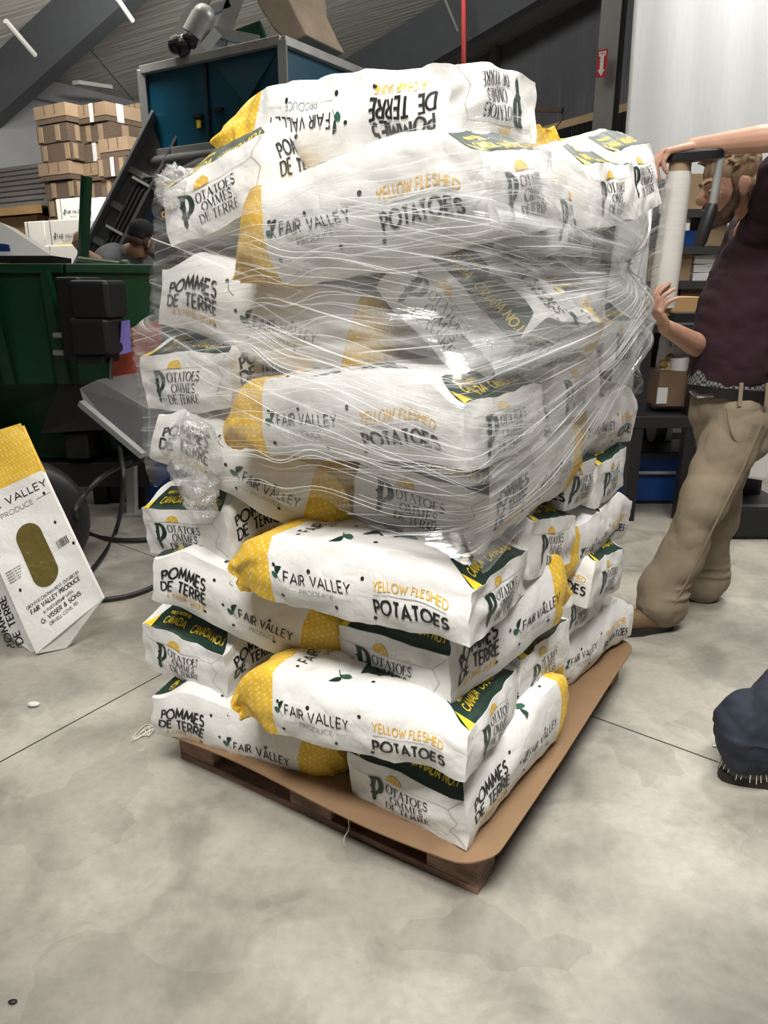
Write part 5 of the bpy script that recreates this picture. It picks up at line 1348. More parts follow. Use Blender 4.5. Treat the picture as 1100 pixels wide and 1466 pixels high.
def hand(mb, wrist, d, nrm, side, curls=(0.5, 0.6, 0.4), thumb=(0.5, 0.6, 0.5), k=1.0, fan=0.0):
    """palm, five separate fingers; d wrist->knuckles, nrm out of the palm, side toward the thumb"""
    d = Vector(d).normalized(); nrm = Vector(nrm); nrm = (nrm - d * nrm.dot(d)).normalized(); side = Vector(side)
    sd = d.cross(nrm); sd = sd if sd.dot(side) > 0 else -sd
    w = Vector(wrist)
    for i, o in enumerate((0.027, 0.009, -0.009, -0.027)):
        chain(mb, [w + sd * o * 0.55 * k, w + d * 0.045 * k + sd * o * 0.95 * k, w + d * 0.088 * k + sd * o * k], [0.015 * k, 0.0135 * k, 0.0105 * k], 10)
        ln = (0.042, 0.046, 0.043, 0.034)[i] * k
        p = w + d * (0.088, 0.092, 0.088, 0.080)[i] * k + sd * o * k
        a = 0; pts = [p]
        for j in range(3):
            a += curls[j] * (1 + 0.08 * i)
            dr = d * math.cos(a) + nrm * math.sin(a) + sd * fan * (1.5 - i)
            p = p + dr.normalized() * ln * (1.0, 0.66, 0.5)[j]; pts.append(p)
        chain(mb, pts, [0.0098 * k, 0.0090 * k, 0.0082 * k, 0.0068 * k], 10, dense=4)
    b = w + d * 0.022 * k + sd * 0.024 * k
    t = (d * thumb[0] + sd * thumb[1] + nrm * thumb[2]).normalized()
    t2 = (t + d * 0.5 + nrm * 0.2).normalized()
    chain(mb, [b, b + t * 0.042 * k, b + t * 0.042 * k + t2 * 0.030 * k, b + t * 0.042 * k + t2 * 0.056 * k], [0.0150 * k, 0.0115 * k, 0.0100 * k, 0.0080 * k], 10, dense=4)
def head(mb, c, f, u, k=1.0):
    """head with brow, sockets, nose, lips, chin and ears; c centre, f facing, u crown"""
    f = Vector(f).normalized(); u = Vector(u); u = (u - f * u.dot(f)).normalized(); r = f.cross(u)
    rot = Matrix((f, r, u)).transposed()
    at = lambda x, y, z: Vector(c) + (f * x + r * y + u * z) * k
    mb.ball(at(-0.008, 0, 0.030), Vector((0.094, 0.075, 0.088)) * k, 20, rot=rot)
    mb.ball(at(0.030, 0, -0.010), Vector((0.062, 0.062, 0.082)) * k, 18, rot=rot)
    mb.ball(at(0.042, 0, -0.070), Vector((0.042, 0.048, 0.040)) * k, 14, rot=rot)          # jaw
    mb.ball(at(0.072, 0, -0.092), Vector((0.022, 0.024, 0.020)) * k, 10, rot=rot)           # chin
    mb.ball(at(0.076, 0, 0.028), Vector((0.018, 0.052, 0.014)) * k, 12, rot=rot)            # brow
    chain(mb, [at(0.084, 0, 0.022), at(0.100, 0, 0.000), at(0.114, 0, -0.018), at(0.094, 0, -0.030)], [0.009 * k, 0.011 * k, 0.013 * k, 0.010 * k], 10, dense=3)
    for s in (-1, 1):
        mb.ball(at(0.100, 0.012 * s, -0.024), 0.009 * k, 8)
        mb.ball(at(0.062, 0.040 * s, -0.020), Vector((0.024, 0.020, 0.022)) * k, 10, rot=rot)   # cheekbones
        mb.ball(at(0.074, 0.030 * s, 0.006), Vector((0.014, 0.016, 0.010)) * k, 10, rot=rot)    # lids
        mb.ball(at(-0.004, 0.076 * s, -0.008), Vector((0.020, 0.010, 0.031)) * k, 12, rot=rot)  # ears
        mb.ball(at(-0.012, 0.083 * s, 0.002), Vector((0.015, 0.007, 0.022)) * k, 10, rot=rot)
    mb.ball(at(0.092, 0, -0.050), Vector((0.011, 0.024, 0.007)) * k, 10, rot=rot)
    mb.ball(at(0.089, 0, -0.062), Vector((0.011, 0.021, 0.008)) * k, 10, rot=rot)
    return at, rot
def body(mb, J, arms=True):
    """torso, neck, arms and legs from joints"""
    up = lambda p: Vector(J[p])
    chain(mb, [up('pelvis') - Z * 0.06, up('pelvis') + Z * 0.06, (up('pelvis') + up('chest')) / 2, up('chest'), up('chest').lerp(up('neck'), 0.65)], [0.13, 0.135, 0.125, 0.145, 0.10], 18)
    for s in 'LR':
        mb.ball(up('shoulder' + s), 0.062, 12)
        chain(mb, [up('chest').lerp(up('neck'), 0.5), up('shoulder' + s)], [0.085, 0.058], 12)
        chain(mb, [up('hip' + s), up('hip' + s).lerp(up('knee' + s), 0.5), up('knee' + s), up('knee' + s).lerp(up('ankle' + s), 0.35), up('ankle' + s)], [0.088, 0.076, 0.056, 0.054, 0.036], 14)
        if arms:
            chain(mb, [up('shoulder' + s), up('shoulder' + s).lerp(up('elbow' + s), 0.5), up('elbow' + s)], [0.054, 0.049, 0.041], 14)
            chain(mb, [up('elbow' + s), up('elbow' + s).lerp(up('wrist' + s), 0.3), up('wrist' + s)], [0.041, 0.043, 0.027], 14)
    chain(mb, [up('chest').lerp(up('neck'), 0.8), up('neck'), up('skull')], [0.075, 0.058, 0.056], 14)
def boot(name, root, ankle, toe, m, length=0.29):
    """work boot: shaft, toe, sole with heel, laces"""
    a = Vector(ankle); t = Vector(toe).normalized(); s = t.cross(Z)
    heel = Vector((a.x, a.y, 0)) - t * 0.075
    up_ = MB()
    chain(up_, [a + Z * 0.07, a + Z * 0.01, heel + t * 0.075 + Z * 0.06, heel + t * 0.15 + Z * 0.055, heel + t * 0.23 + Z * 0.052], [0.056, 0.054, 0.056, 0.048, 0.044], 14)
    up_.ball(heel + t * 0.055 + Z * 0.055, 0.05, 12); up_.ball(heel + t * 0.245 + Z * 0.050, Vector((0.048, 0.048, 0.040)), 12)
    b = melt(name, up_, m, root, 0.006, 3)
    so = MB(); ring = []
    for q in range(28):
        g = 2 * math.pi * q / 28
        x = 0.145 * math.cos(g); y = (0.046 if math.cos(g) < 0 else 0.052) * math.copysign(abs(math.sin(g)) ** 0.7, math.sin(g))
        ring.append(heel + t * (0.148 + x) + s * y)
    so.ring_loft([[p + Z * 0.001 for p in ring], [p + Z * 0.030 for p in ring]])
    k = so.build('sole', M['sole'], b, smooth=40)
    lc = MB()
    for i in range(4):
        c = heel + t * (0.135 + 0.022 * i) + Z * (0.112 - 0.010 * i)
        lc.tube([c - s * 0.026 - Z * 0.012, c + Z * 0.004, c + s * 0.026 - Z * 0.012], 0.0035, 6)
    lc.build('laces', M['sole'], b)
    return b
def band(name, root, c, axis, rx, ry, fdir, h, m, thick=0.006, n=40):
    c = Vector(c); ax = Vector(axis).normalized(); f = Vector(fdir); f = (f - ax * f.dot(ax)).normalized(); s = ax.cross(f)
    mb = MB(); rs = []
    for k, r in ((-h / 2, 0), (-h / 2, thick), (h / 2, thick), (h / 2, 0)):
        rs.append([c + ax * k + f * math.cos(q) * (rx + r) + s * math.sin(q) * (ry + r) for q in [2 * math.pi * j / n for j in range(n)]])
    mb.ring_loft(rs + [rs[0]], False)
    return mb.build(name, m, root, smooth=40)

# ---- the man wrapping the stack
man = thing('person', 'bearded man in maroon shirt and khaki trousers holding up the film roll', 'person', G(960, 885))
J = dict(pelvis=P(1052, 572, 2.93), chest=P(1085, 395, 2.96), neck=P(1092, 308, 2.93), skull=P(1062, 285, 2.88),
         shoulderL=P(1112, 292, 2.78), elbowL=P(1128, 195, 2.58), wristL=P(992, 210, 2.71),
         shoulderR=P(1072, 330, 3.10), elbowR=P(1008, 500, 2.95), wristR=P(953, 468, 2.71),
         hipL=P(1058, 600, 2.84), kneeL=P(1000, 735, 2.80), ankleL=P(946, 868, 2.84),
         hipR=P(1048, 600, 3.03), kneeR=P(1030, 722, 3.10), ankleR=P(1006, 836, 3.16))
sk = MB(); body(sk, J)
hc = P(1046, 268, 2.86)
hf, hu = Vector((-0.90, -0.08, -0.24)), Vector((-0.20, 0.0, 1))
at, hrot = head(sk, hc, hf, hu, 1.04)
hand(sk, J['wristL'], (-0.92, 0.05, -0.14), (-0.10, 0.1, -1), (0, 1, 0), curls=(0.75, 0.60, 0.30), thumb=(0.7, 0.5, 0.4), k=1.02)
hand(sk, J['wristR'], (-0.50, -0.30, 0.62), (0.85, 0.12, 0.45), (-0.2, 0.5, 0.8), curls=(0.75, 0.55, 0.25), thumb=(0.5, 0.9, 0.2), k=0.98, fan=0.10)
melt('body', sk, M['skin'], man, 0.0036, 3)
# hair: cap of combed locks over the crown, short at the sides
hr = MB()
hr.ball(at(-0.014, 0, 0.046), Vector((0.098, 0.079, 0.082)) * 1.04, 20, rot=hrot)
rg = random.Random(11)
for i in range(260):
    a, e = rg.uniform(0, 2 * math.pi), rg.uniform(0.15, 1.5)
    dx, dy, dz = math.cos(a) * math.cos(e), math.sin(a) * math.cos(e), math.sin(e)
    if dx > 0.35 and dz < 0.55: continue
    p0 = at(-0.014 + 0.096 * dx, 0.078 * dy, 0.046 + 0.080 * dz)
    p1 = at(-0.014 + 0.100 * dx + 0.026, 0.083 * dy + rg.uniform(-.008, .008), 0.050 + 0.088 * dz + rg.uniform(-0.012, 0.010))
    hr.tube([p0, p0.lerp(p1, 0.5) + (p0 - hc) * 0.05, p1], [0.008, 0.007, 0.003], 6)
for s in (-1, 1):
    hr.ball(at(0.012, 0.066 * s, 0.020), Vector((0.020, 0.012, 0.036)), 10, rot=hrot); hr.ball(at(-0.050, 0.052 * s, -0.015), Vector((0.034, 0.026, 0.040)), 10, rot=hrot)
# keep the forehead free
melt('hair', hr, M['hair_blond'], man, 0.0045, 1)
bd = MB()
bd.ball(at(0.046, 0, -0.082), Vector((0.046, 0.051, 0.036)), 14, rot=hrot); bd.ball(at(0.078, 0, -0.098), Vector((0.024, 0.028, 0.022)), 12, rot=hrot)
for s in (-1, 1):
    chain(bd, [at(0.018, 0.064 * s, -0.012), at(0.026, 0.060 * s, -0.048), at(0.056, 0.042 * s, -0.080)], [0.010, 0.017, 0.018], 10)
    chain(bd, [at(0.098, 0.003 * s, -0.042), at(0.086, 0.026 * s, -0.054), at(0.078, 0.030 * s, -0.078)], [0.007, 0.008, 0.010], 8)
melt('beard', bd, M['beard'], man, 0.0045, 1)
for s in (-1, 1):
    e = MB().ball(at(0.080, 0.030 * s, 0.003), 0.0105, 12).build('eye', M['eye_white'], man, smooth=60)
    MB().ball(at(0.0885, 0.031 * s, 0.001), 0.0045, 10).build('iris', M['black_leather'], e, smooth=60)
    br = MB(); chain(br, [at(0.091, 0.010 * s, 0.030), at(0.088, 0.030 * s, 0.034), at(0.072, 0.050 * s, 0.026)], [0.004, 0.005, 0.003], 8, dense=4)
    br.build('eyebrow', M['beard'], man, smooth=60)
# shirt
V3 = lambda n: Vector(J[n])
sh = MB()
hem = P(1052, 525, 2.93)
chain(sh, [hem, hem.lerp(V3('chest'), 0.5) + Vector((-0.02, 0, 0)), V3('chest'), V3('chest').lerp(V3('neck'), 0.7), V3('neck') - Z * 0.045], [0.172, 0.170, 0.172, 0.118, 0.075], 22)
sh.ball(hem + Vector((0.03, 0, 0.0)), Vector((0.185, 0.172, 0.05)), 18)
for s in 'LR':
    chain(sh, [V3('chest').lerp(V3('neck'), 0.5), V3('shoulder' + s)], [0.110, 0.080], 14)
    chain(sh, [V3('shoulder' + s), V3('shoulder' + s).lerp(V3('elbow' + s), 0.30), V3('shoulder' + s).lerp(V3('elbow' + s), 0.45 if s == 'L' else 0.62)], [0.080, 0.076, 0.078], 16)
melt('shirt', sh, M['maroon'], man, 0.007, 4, ((0.13, 0.004, 5), (0.06, 0.0016, 6)), 4)
lean = (V3('chest') - V3('pelvis')).normalized()
band('boxer_waistband', man, P(1048, 541, 2.93), lean, 0.152, 0.150, (-1, 0, 0), 0.075, M['plaid'], 0.008)
bl = band('belt', man, P(1048, 562, 2.93), lean, 0.162, 0.158, (-1, 0, 0), 0.040, M['black_leather'], 0.008)
MB().tube(smooth_path([P(992, 560, 2.80), P(1000, 567, 2.765), P(1020, 566, 2.76)], 5), 0.016, 8, flat=0.35).build('belt_end', M['black_leather'], bl)
for px in (1062, 1100): MB().beam(P(px, 548, 2.76), P(px - 3, 582, 2.755), 0.014, 0.006, (0, 1, 0)).build('belt_loop', M['khaki'], bl)
# trousers
tr_ = MB()
chain(tr_, [P(1050, 566, 2.93), P(1052, 590, 2.93), P(1054, 618, 2.93)], [0.155, 0.164, 0.150], 22)
for s in 'LR':
    k = V3('knee' + s); a = V3('ankle' + s); h_ = V3('hip' + s)
    chain(tr_, [h_, h_.lerp(k, 0.5), k, k.lerp(a, 0.5), a + Z * 0.075, a + Z * 0.02], [0.108, 0.100, 0.088, 0.088, 0.100, 0.106], 18)
    for q, rr in ((0.72, 0.096), (0.82, 0.102)):
        c = k.lerp(a, q); tr_.ball(c, Vector((rr, rr, 0.022)), 16)
tw = melt('trousers', tr_, M['khaki'], man, 0.007, 3, ((0.22, 0.0065, 5), (0.11, 0.0026, 6)), 9)
kL, aL, hL = V3('kneeL'), V3('ankleL'), V3('hipL')
sm_ = MB(); sm_.tube(smooth_path([hL + Vector((0.04, -0.112, 0.02)), hL.lerp(kL, 0.5) + Vector((0.04, -0.104, 0)), kL + Vector((0.035, -0.092, 0)), kL.lerp(aL, 0.5) + Vector((0.025, -0.088, 0)), aL + Vector((0.01, -0.102, 0.05))], 8), 0.004, 6)
sm_.build('side_seam', M['seam'], tw)
pk = MB(); pk.tube(smooth_path([P(1040, 585, 2.745), P(1046, 615, 2.735), P(1056, 632, 2.735), P(1075, 625, 2.74)], 6), 0.003, 6); pk.build('pocket_seam', M['seam'], tw)
boot('boot', man, V3('ankleL'), (-0.95, -0.25, 0), M['boot_tan'])
boot('boot', man, V3('ankleR'), (-0.9, 0.25, 0), M['boot_tan'])

# ---- hand film dispenser with roll
rt, rb = P(973, 246, 2.72), P(947, 441, 2.74)
roll = thing('film_dispenser', 'upright roll of stretch film on a black handled dispenser in his hands', 'dispenser', rb)
ax = (rt - rb).normalized()
M['film_roll'] = mat('wound_film', (0.62, 0.60, 0.57), 0.28, var=0.06, vscale=30, stretch=(0.1, 0.1, 3), bump=0.04, bscale=40)
MB().tube([rb, rb + ax * 0.004] + [rb.lerp(rt, t) for t in (0.05, 0.35, 0.7, 0.96)] + [rt], [0.030, 0.047, 0.047, 0.046, 0.043, 0.041, 0.038], 32).build('film_roll', M['film_roll'], roll, smooth=40)
MB().tube([rt - ax * 0.01, rt + ax * 0.03], 0.036, 24).build('core_tube', M['kraft'], roll, smooth=40)
MB().tube([rb - ax * 0.025, rb + ax * 0.01], 0.032, 24).build('lower_core', M['kraft'], roll, smooth=40)
ht = rt + ax * 0.045
e1 = P(1036, 219, 2.66)
hm = MB(); dr = (e1 - ht).normalized(); sdv = dr.cross(ax).normalized()
ring = []
for q in range(30):
    g_ = 2 * math.pi * q / 30; ln = (e1 - ht).length
    x = (math.copysign(abs(math.cos(g_)) ** 0.5, math.cos(g_)) * 0.5 + 0.5) * (ln + 0.05) - 0.045
    y = math.copysign(abs(math.sin(g_)) ** 0.6, math.sin(g_)) * (0.046 - 0.012 * (x / ln))
    ring.append(ht + dr * x + sdv * y)
u2 = dr.cross(sdv); u2 = u2 if u2.z > 0 else -u2
hm.ring_loft([[p - u2 * 0.016 for p in ring], [p + u2 * 0.014 for p in ring]])
hm.build('top_handle', M['black_plastic'], roll, smooth=30, bevel=0.006)
MB().tube([ht + dr * 0.04 + u2 * 0.017, ht + dr * 0.16 + u2 * 0.017], 0.010, 10).build('handle_groove', M['shelf_grey'], roll, smooth=40)
g0, g1 = P(1032, 226, 2.66), P(1021, 292, 2.665)
MB().tube([g0, g1], 0.0135, 14).build('steel_rod', M['galv'], roll, smooth=40)
g2 = P(1001, 352, 2.67)
MB().tube([g1, g1.lerp(g2, 0.1), g1.lerp(g2, 0.9), g2], [0.015, 0.021, 0.021, 0.016], 14).build('hand_grip', M['dark_rubber'], roll, smooth=40)

# ---- worker behind the green bin
wk = thing('person', 'worker in grey shirt and black cap bending behind the green bin', 'person', Vector((P(185, 380, 5.5).x, 5.5, 0)))
c2 = P(203, 343, 5.40)
nk = P(184, 362, 5.48)
pel = Vector((nk.x + 0.0, 5.85, 0.98)); 
J2 = dict(pelvis=pel, chest=nk.lerp(pel, 0.36), neck=nk, skull=c2 - Z * 0.06 - Vector((0.03, 0, 0)),
          shoulderL=P(164, 366, 5.40), elbowL=P(143, 378, 5.22), wristL=P(123, 362, 5.08),
          shoulderR=P(210, 386, 5.62), elbowR=P(232, 420, 5.6), wristR=P(245, 400, 5.4),
          hipL=pel + Vector((-0.09, -0.03, -0.04)), kneeL=pel + Vector((-0.10, -0.08, -0.47)), ankleL=pel + Vector((-0.11, 0.02, -0.89)),
          hipR=pel + Vector((0.09, 0.03, -0.04)), kneeR=pel + Vector((0.11, -0.04, -0.47)), ankleR=pel + Vector((0.13, 0.05, -0.89)))
sk = MB(); body(sk, J2)
f2_, u2_ = Vector((0.42, 0.86, -0.30)), Vector((0.35, 0.1, 0.9))
at2, rot2 = head(sk, c2, f2_, u2_, 1.0)
hand(sk, J2['wristL'], (-0.3, -0.3, 0.5), (0.3, 0.8, 0.1), (0.6, -0.3, 0.4), curls=(0.9, 0.8, 0.5))
hand(sk, J2['wristR'], (0.4, -0.5, -0.3), (-0.4, 0, -0.9), (-0.6, 0.3, 0.4))
melt('body', sk, M['skin'], wk, 0.0055, 3)
cp = MB(); cp.ball(at2(-0.012, 0, 0.052), Vector((0.104, 0.086, 0.080)), 18, rot=rot2)
cp.ball(at2(-0.05, 0, 0.02), Vector((0.062, 0.076, 0.06)), 14, rot=rot2)
cap = melt('cap', cp, M['black_cotton'], wk, 0.006, 2)
bm_ = MB(); ring = [at2(0.07 + 0.125 * math.cos(q) * (1 if math.cos(q) > 0 else 0.2), 0.078 * math.sin(q), 0.035 - 0.015 * max(0, math.cos(q))) for q in [2 * math.pi * j / 24 for j in range(24)]]
bm_.ring_loft([ring, [p + (at2(0, 0, 0.008) - at2(0, 0, 0)) for p in ring]])
bm_.build('cap_brim', M['black_cotton'], cap, smooth=40)
hb_ = MB(); hb_.ball(at2(-0.058, 0, -0.018), Vector((0.046, 0.070, 0.044)), 12, rot=rot2)
for s in (-1, 1): hb_.ball(at2(-0.005, 0.062 * s, 0.000), Vector((0.050, 0.026, 0.045)), 12, rot=rot2); hb_.ball(at2(0.04, 0.05 * s, -0.045), Vector((0.040, 0.022, 0.035)), 12, rot=rot2)
melt('hair', hb_, M['beard'], wk, 0.006, 1)
sh = MB(); q3 = lambda n: Vector(J2[n])
chain(sh, [q3('pelvis') + Z * 0.02, q3('chest'), q3('chest').lerp(q3('neck'), 0.6), q3('neck') - Z * 0.03], [0.175, 0.195, 0.155, 0.090], 20)
for s in 'LR':
    chain(sh, [q3('chest').lerp(q3('neck'), 0.5), q3('shoulder' + s), q3('shoulder' + s).lerp(q3('elbow' + s), 0.75)], [0.105, 0.086, 0.078], 14)
melt('shirt', sh, M['grey_cotton'], wk, 0.009, 3, ((0.13, 0.004, 5),), 3)
tr_ = MB(); chain(tr_, [q3('pelvis') + Z * 0.05, q3('pelvis') - Z * 0.08], [0.15, 0.155], 16)
for s in 'LR': chain(tr_, [q3('hip' + s), q3('knee' + s), q3('ankle' + s)], [0.10, 0.085, 0.085], 14)
melt('trousers', tr_, M['denim'], wk, 0.01, 3)
boot('boot', wk, q3('ankleL'), (0.4, 0.9, 0), M['sole']); boot('boot', wk, q3('ankleR'), (0.6, 0.8, 0), M['sole'])

# ---- passer-by at the right edge, lower leg in view
jn = thing('person', 'person in dark blue jeans, frayed trouser leg and shoe entering at the lower right edge', 'person', G(1060, 1125))
an = Vector((1.055, 1.85, 0.10))
J3 = dict(ankleL=an, kneeL=Vector((1.30, 1.83, 0.53)), hipL=Vector((1.47, 1.84, 0.96)), ankleR=Vector((1.80, 2.02, 0.10)), kneeR=Vector((1.62, 2.02, 0.54)), hipR=Vector((1.49, 2.02, 0.96)),
          pelvis=Vector((1.48, 1.93, 1.02)), chest=Vector((1.52, 1.93, 1.34)), neck=Vector((1.55, 1.93, 1.56)), skull=Vector((1.57, 1.93, 1.64)),
          shoulderL=Vector((1.53, 1.74, 1.47)), elbowL=Vector((1.46, 1.68, 1.19)), wristL=Vector((1.58, 1.69, 0.96)),
          shoulderR=Vector((1.53, 2.12, 1.47)), elbowR=Vector((1.58, 2.17, 1.19)), wristR=Vector((1.74, 2.15, 0.99)))
sk = MB(); body(sk, J3)
at3, rot3 = head(sk, (1.59, 1.93, 1.70), (1, 0, -0.1), (0.05, 0, 1))
hand(sk, J3['wristL'], (0.3, 0, -1), (0.2, 1, 0), (1, 0, 0.2)); hand(sk, J3['wristR'], (0.3, 0, -1), (0.2, -1, 0), (1, 0, 0.2))
melt('body', sk, M['skin'], jn, 0.006, 3)
hr = MB(); hr.ball(at3(-0.014, 0, 0.046), Vector((0.099, 0.080, 0.083)), 18, rot=rot3); hr.ball(at3(-0.06, 0, -0.01), Vector((0.04, 0.062, 0.05)), 12, rot=rot3)
melt('hair', hr, M['beard'], jn, 0.006, 1)
sh = MB(); q4 = lambda n: Vector(J3[n])
chain(sh, [q4('pelvis') - Z * 0.02, q4('chest'), q4('chest').lerp(q4('neck'), 0.6), q4('neck') - Z * 0.04], [0.165, 0.17, 0.125, 0.075], 20)
for s in 'LR': chain(sh, [q4('chest').lerp(q4('neck'), 0.5), q4('shoulder' + s), q4('shoulder' + s).lerp(q4('elbow' + s), 0.7)], [0.10, 0.080, 0.072], 14)
melt('shirt', sh, M['black_cotton'], jn, 0.009, 3)
tr_ = MB(); chain(tr_, [q4('pelvis') + Z * 0.05, q4('pelvis') - Z * 0.08], [0.15, 0.158], 18)
for s in 'LR':
    k, a, h_ = q4('knee' + s), q4('ankle' + s), q4('hip' + s)
    chain(tr_, [h_, h_.lerp(k, 0.5), k, k.lerp(a, 0.5), a + Z * 0.08, a + Z * 0.025], [0.105, 0.10, 0.088, 0.090, 0.096, 0.092], 18)
    tr_.ball(a + Z * 0.07, Vector((0.108, 0.104, 0.020)), 16); tr_.ball(k.lerp(a, 0.72), Vector((0.104, 0.100, 0.02)), 16)
jt = melt('jeans', tr_, M['denim'], jn, 0.006, 3, ((0.15, 0.009, 5), (0.07, 0.0035, 6)), 12)
fr_ = MB(); rg = random.Random(4)
for i in range(26):
    q = 2 * math.pi * i / 26 + rg.uniform(-.1, .1)
    p = an + Vector((math.cos(q) * 0.070, math.sin(q) * 0.070, -0.050))
    fr_.tube([p + Z * 0.012, p + Vector((math.cos(q) * 0.006, math.sin(q) * 0.006, -rg.uniform(0.003, 0.014)))], 0.0009, 4)
ff = fr_.build('frayed_hem', M['twine'], jt); ff['kind'] = 'stuff'
boot('shoe', jn, q4('ankleL'), (1, -0.1, 0), M['black_leather']); boot('shoe', jn, q4('ankleR'), (1, 0.1, 0), M['black_leather'])
# ------------------------------------------------------------------ stretch film around the upper rows
def film_mat(name, base, gain, sx, sy, rough=0.10):
    m, nt, b = new_mat(name); L = nt.links.new
    out = nt.nodes['Material Output']
    uv = nt.nodes.new('ShaderNodeUVMap'); uv.uv_map = 'film'
    def streak(ax, ay, p0, p1, det=3):
        mp = nt.nodes.new('ShaderNodeMapping'); mp.inputs['Scale'].default_value = (ax, ay, 1)
        L(uv.outputs[0], mp.inputs[0])
        n = nt.nodes.new('ShaderNodeTexNoise'); n.inputs['Scale'].default_value = 1.0; n.inputs['Detail'].default_value = det; n.inputs['Roughness'].default_value = 0.65
        L(mp.outputs[0], n.inputs['Vector'])
        r = nt.nodes.new('ShaderNodeMapRange'); r.inputs[1].default_value = p0; r.inputs[2].default_value = p1; r.clamp = True
        L(n.outputs['Fac'], r.inputs[0]); return r.outputs[0], n.outputs['Fac']
    s1, f1 = streak(sx, sy, 0.585, 0.68)
    s2, f2 = streak(sx * 0.5, sy * 0.30, 0.50, 0.80, 2)
    mx = nt.nodes.new('ShaderNodeMath'); mx.operation = 'MAXIMUM'
    h2 = nt.nodes.new('ShaderNodeMath'); h2.operation = 'MULTIPLY'; h2.inputs[1].default_value = 0.55; L(s2, h2.inputs[0])
    L(s1, mx.inputs[0]); L(h2.outputs[0], mx.inputs[1])
    ma = nt.nodes.new('ShaderNodeMath'); ma.operation = 'MULTIPLY_ADD'; ma.inputs[1].default_value = gain; ma.inputs[2].default_value = base
    L(mx.outputs[0], ma.inputs[0])
    bp = nt.nodes.new('ShaderNodeBump'); bp.inputs['Strength'].default_value = 0.55; bp.inputs['Distance'].default_value = 0.006
    L(f1, bp.inputs['Height'])
    b.inputs['Base Color'].default_value = (0.86, 0.87, 0.88, 1); b.inputs['Roughness'].default_value = 0.28
    L(bp.outputs[0], b.inputs['Normal'])
    tr = nt.nodes.new('ShaderNodeBsdfTransparent'); gl = nt.nodes.new('ShaderNodeBsdfGlossy'); gl.inputs['Roughness'].default_value = rough
    L(bp.outputs[0], gl.inputs['Normal'])
    m1 = nt.nodes.new('ShaderNodeMixShader'); L(ma.outputs[0], m1.inputs[0]); L(tr.outputs[0], m1.inputs[1]); L(b.outputs[0], m1.inputs[2])
    m2 = nt.nodes.new('ShaderNodeMixShader'); m2.inputs[0].default_value = 0.085; L(m1.outputs[0], m2.inputs[1]); L(gl.outputs[0], m2.inputs[2])
    L(m2.outputs[0], out.inputs['Surface'])
    return m
M['film_a'] = film_mat('stretch_film_inner', 0.03, 0.50, 2.2, 120)
M['film_b'] = film_mat('stretch_film_outer', 0.02, 0.62, 1.5, 95)
M['film_tail'] = film_mat('stretch_film_tail', 0.10, 0.78, 1.6, 70)
M['film_bunch'] = film_mat('stretch_film_bunch', 0.14, 0.55, 22, 22, 0.08)

film = thing('stretch_film', 'clear stretch film wound round the upper sack rows, pulled taut to the roll', 'film', ab(0.5, 0.6, 1.25))
bpy.context.view_layer.update()
cloud = []
for r in SACKS[:-2]:
    for c in r.children:
        me = c.data; co = np.empty(len(me.vertices) * 3); me.vertices.foreach_get('co', co); co = co.reshape(-1, 3)[::5]
        mw = np.array(r.matrix_world); w_ = co @ mw[:3, :3].T + mw[:3, 3]
        cloud.append(w_)
cloud = np.concatenate(cloud) - np.array(N0)
ca, cb, cz = cloud @ np.array(U), cloud @ np.array(V), cloud[:, 2]
C0 = (0.5, 0.6)
NPH = 240
PH = np.linspace(0, 2 * np.pi, NPH, endpoint=False)
ZL = np.linspace(0.75, 1.75, 41)
RAD = np.zeros((len(ZL), NPH))
dirs = np.stack([np.cos(PH), np.sin(PH)], 1)
for i, z in enumerate(ZL):
    mk = np.abs(cz - z) < 0.085
    pts = np.stack([ca[mk] - C0[0], cb[mk] - C0[1]], 1)
    H = (pts @ dirs.T).max(0) if mk.any() else np.full(NPH, 0.5)
    H = np.maximum(H, 0.30)
    # radius of the hull along each direction
    dphi = PH[:, None] - PH[None, :]
    cs = np.cos(dphi); rr = np.where(cs > 0.05, H[None, :] / np.maximum(cs, 0.05), 9)
    RAD[i] = rr.min(1)
for _ in range(2): RAD[1:-1] = np.maximum(RAD[1:-1], 0.25 * RAD[:-2] + 0.5 * RAD[1:-1] + 0.25 * RAD[2:])
def hull_r(ph, z):
    zi = np.clip((z - ZL[0]) / (ZL[1] - ZL[0]), 0, len(ZL) - 1.001); i = zi.astype(int); f = zi - i
    pj = (ph % (2 * np.pi)) / (2 * np.pi) * NPH; j = pj.astype(int) % NPH; g = pj - pj.astype(int); j2 = (j + 1) % NPH
    return (RAD[i, j] * (1 - g) + RAD[i, j2] * g) * (1 - f) + (RAD[i + 1, j] * (1 - g) + RAD[i + 1, j2] * g) * f
def ridges(seed, lams, amps, x, y):
    rg = np.random.RandomState(seed); o = np.zeros_like(x)
    for l, a in zip(lams, amps):
        for k in range(3):
            o += a * (np.abs(np.sin(np.pi * y / l * rg.uniform(0.7, 1.4) + rg.uniform(-3, 3) * x + rg.uniform(0, 6) + 0.8 * np.sin(x * rg.uniform(2, 5)))) - 0.64)
    return o
GRID = {}
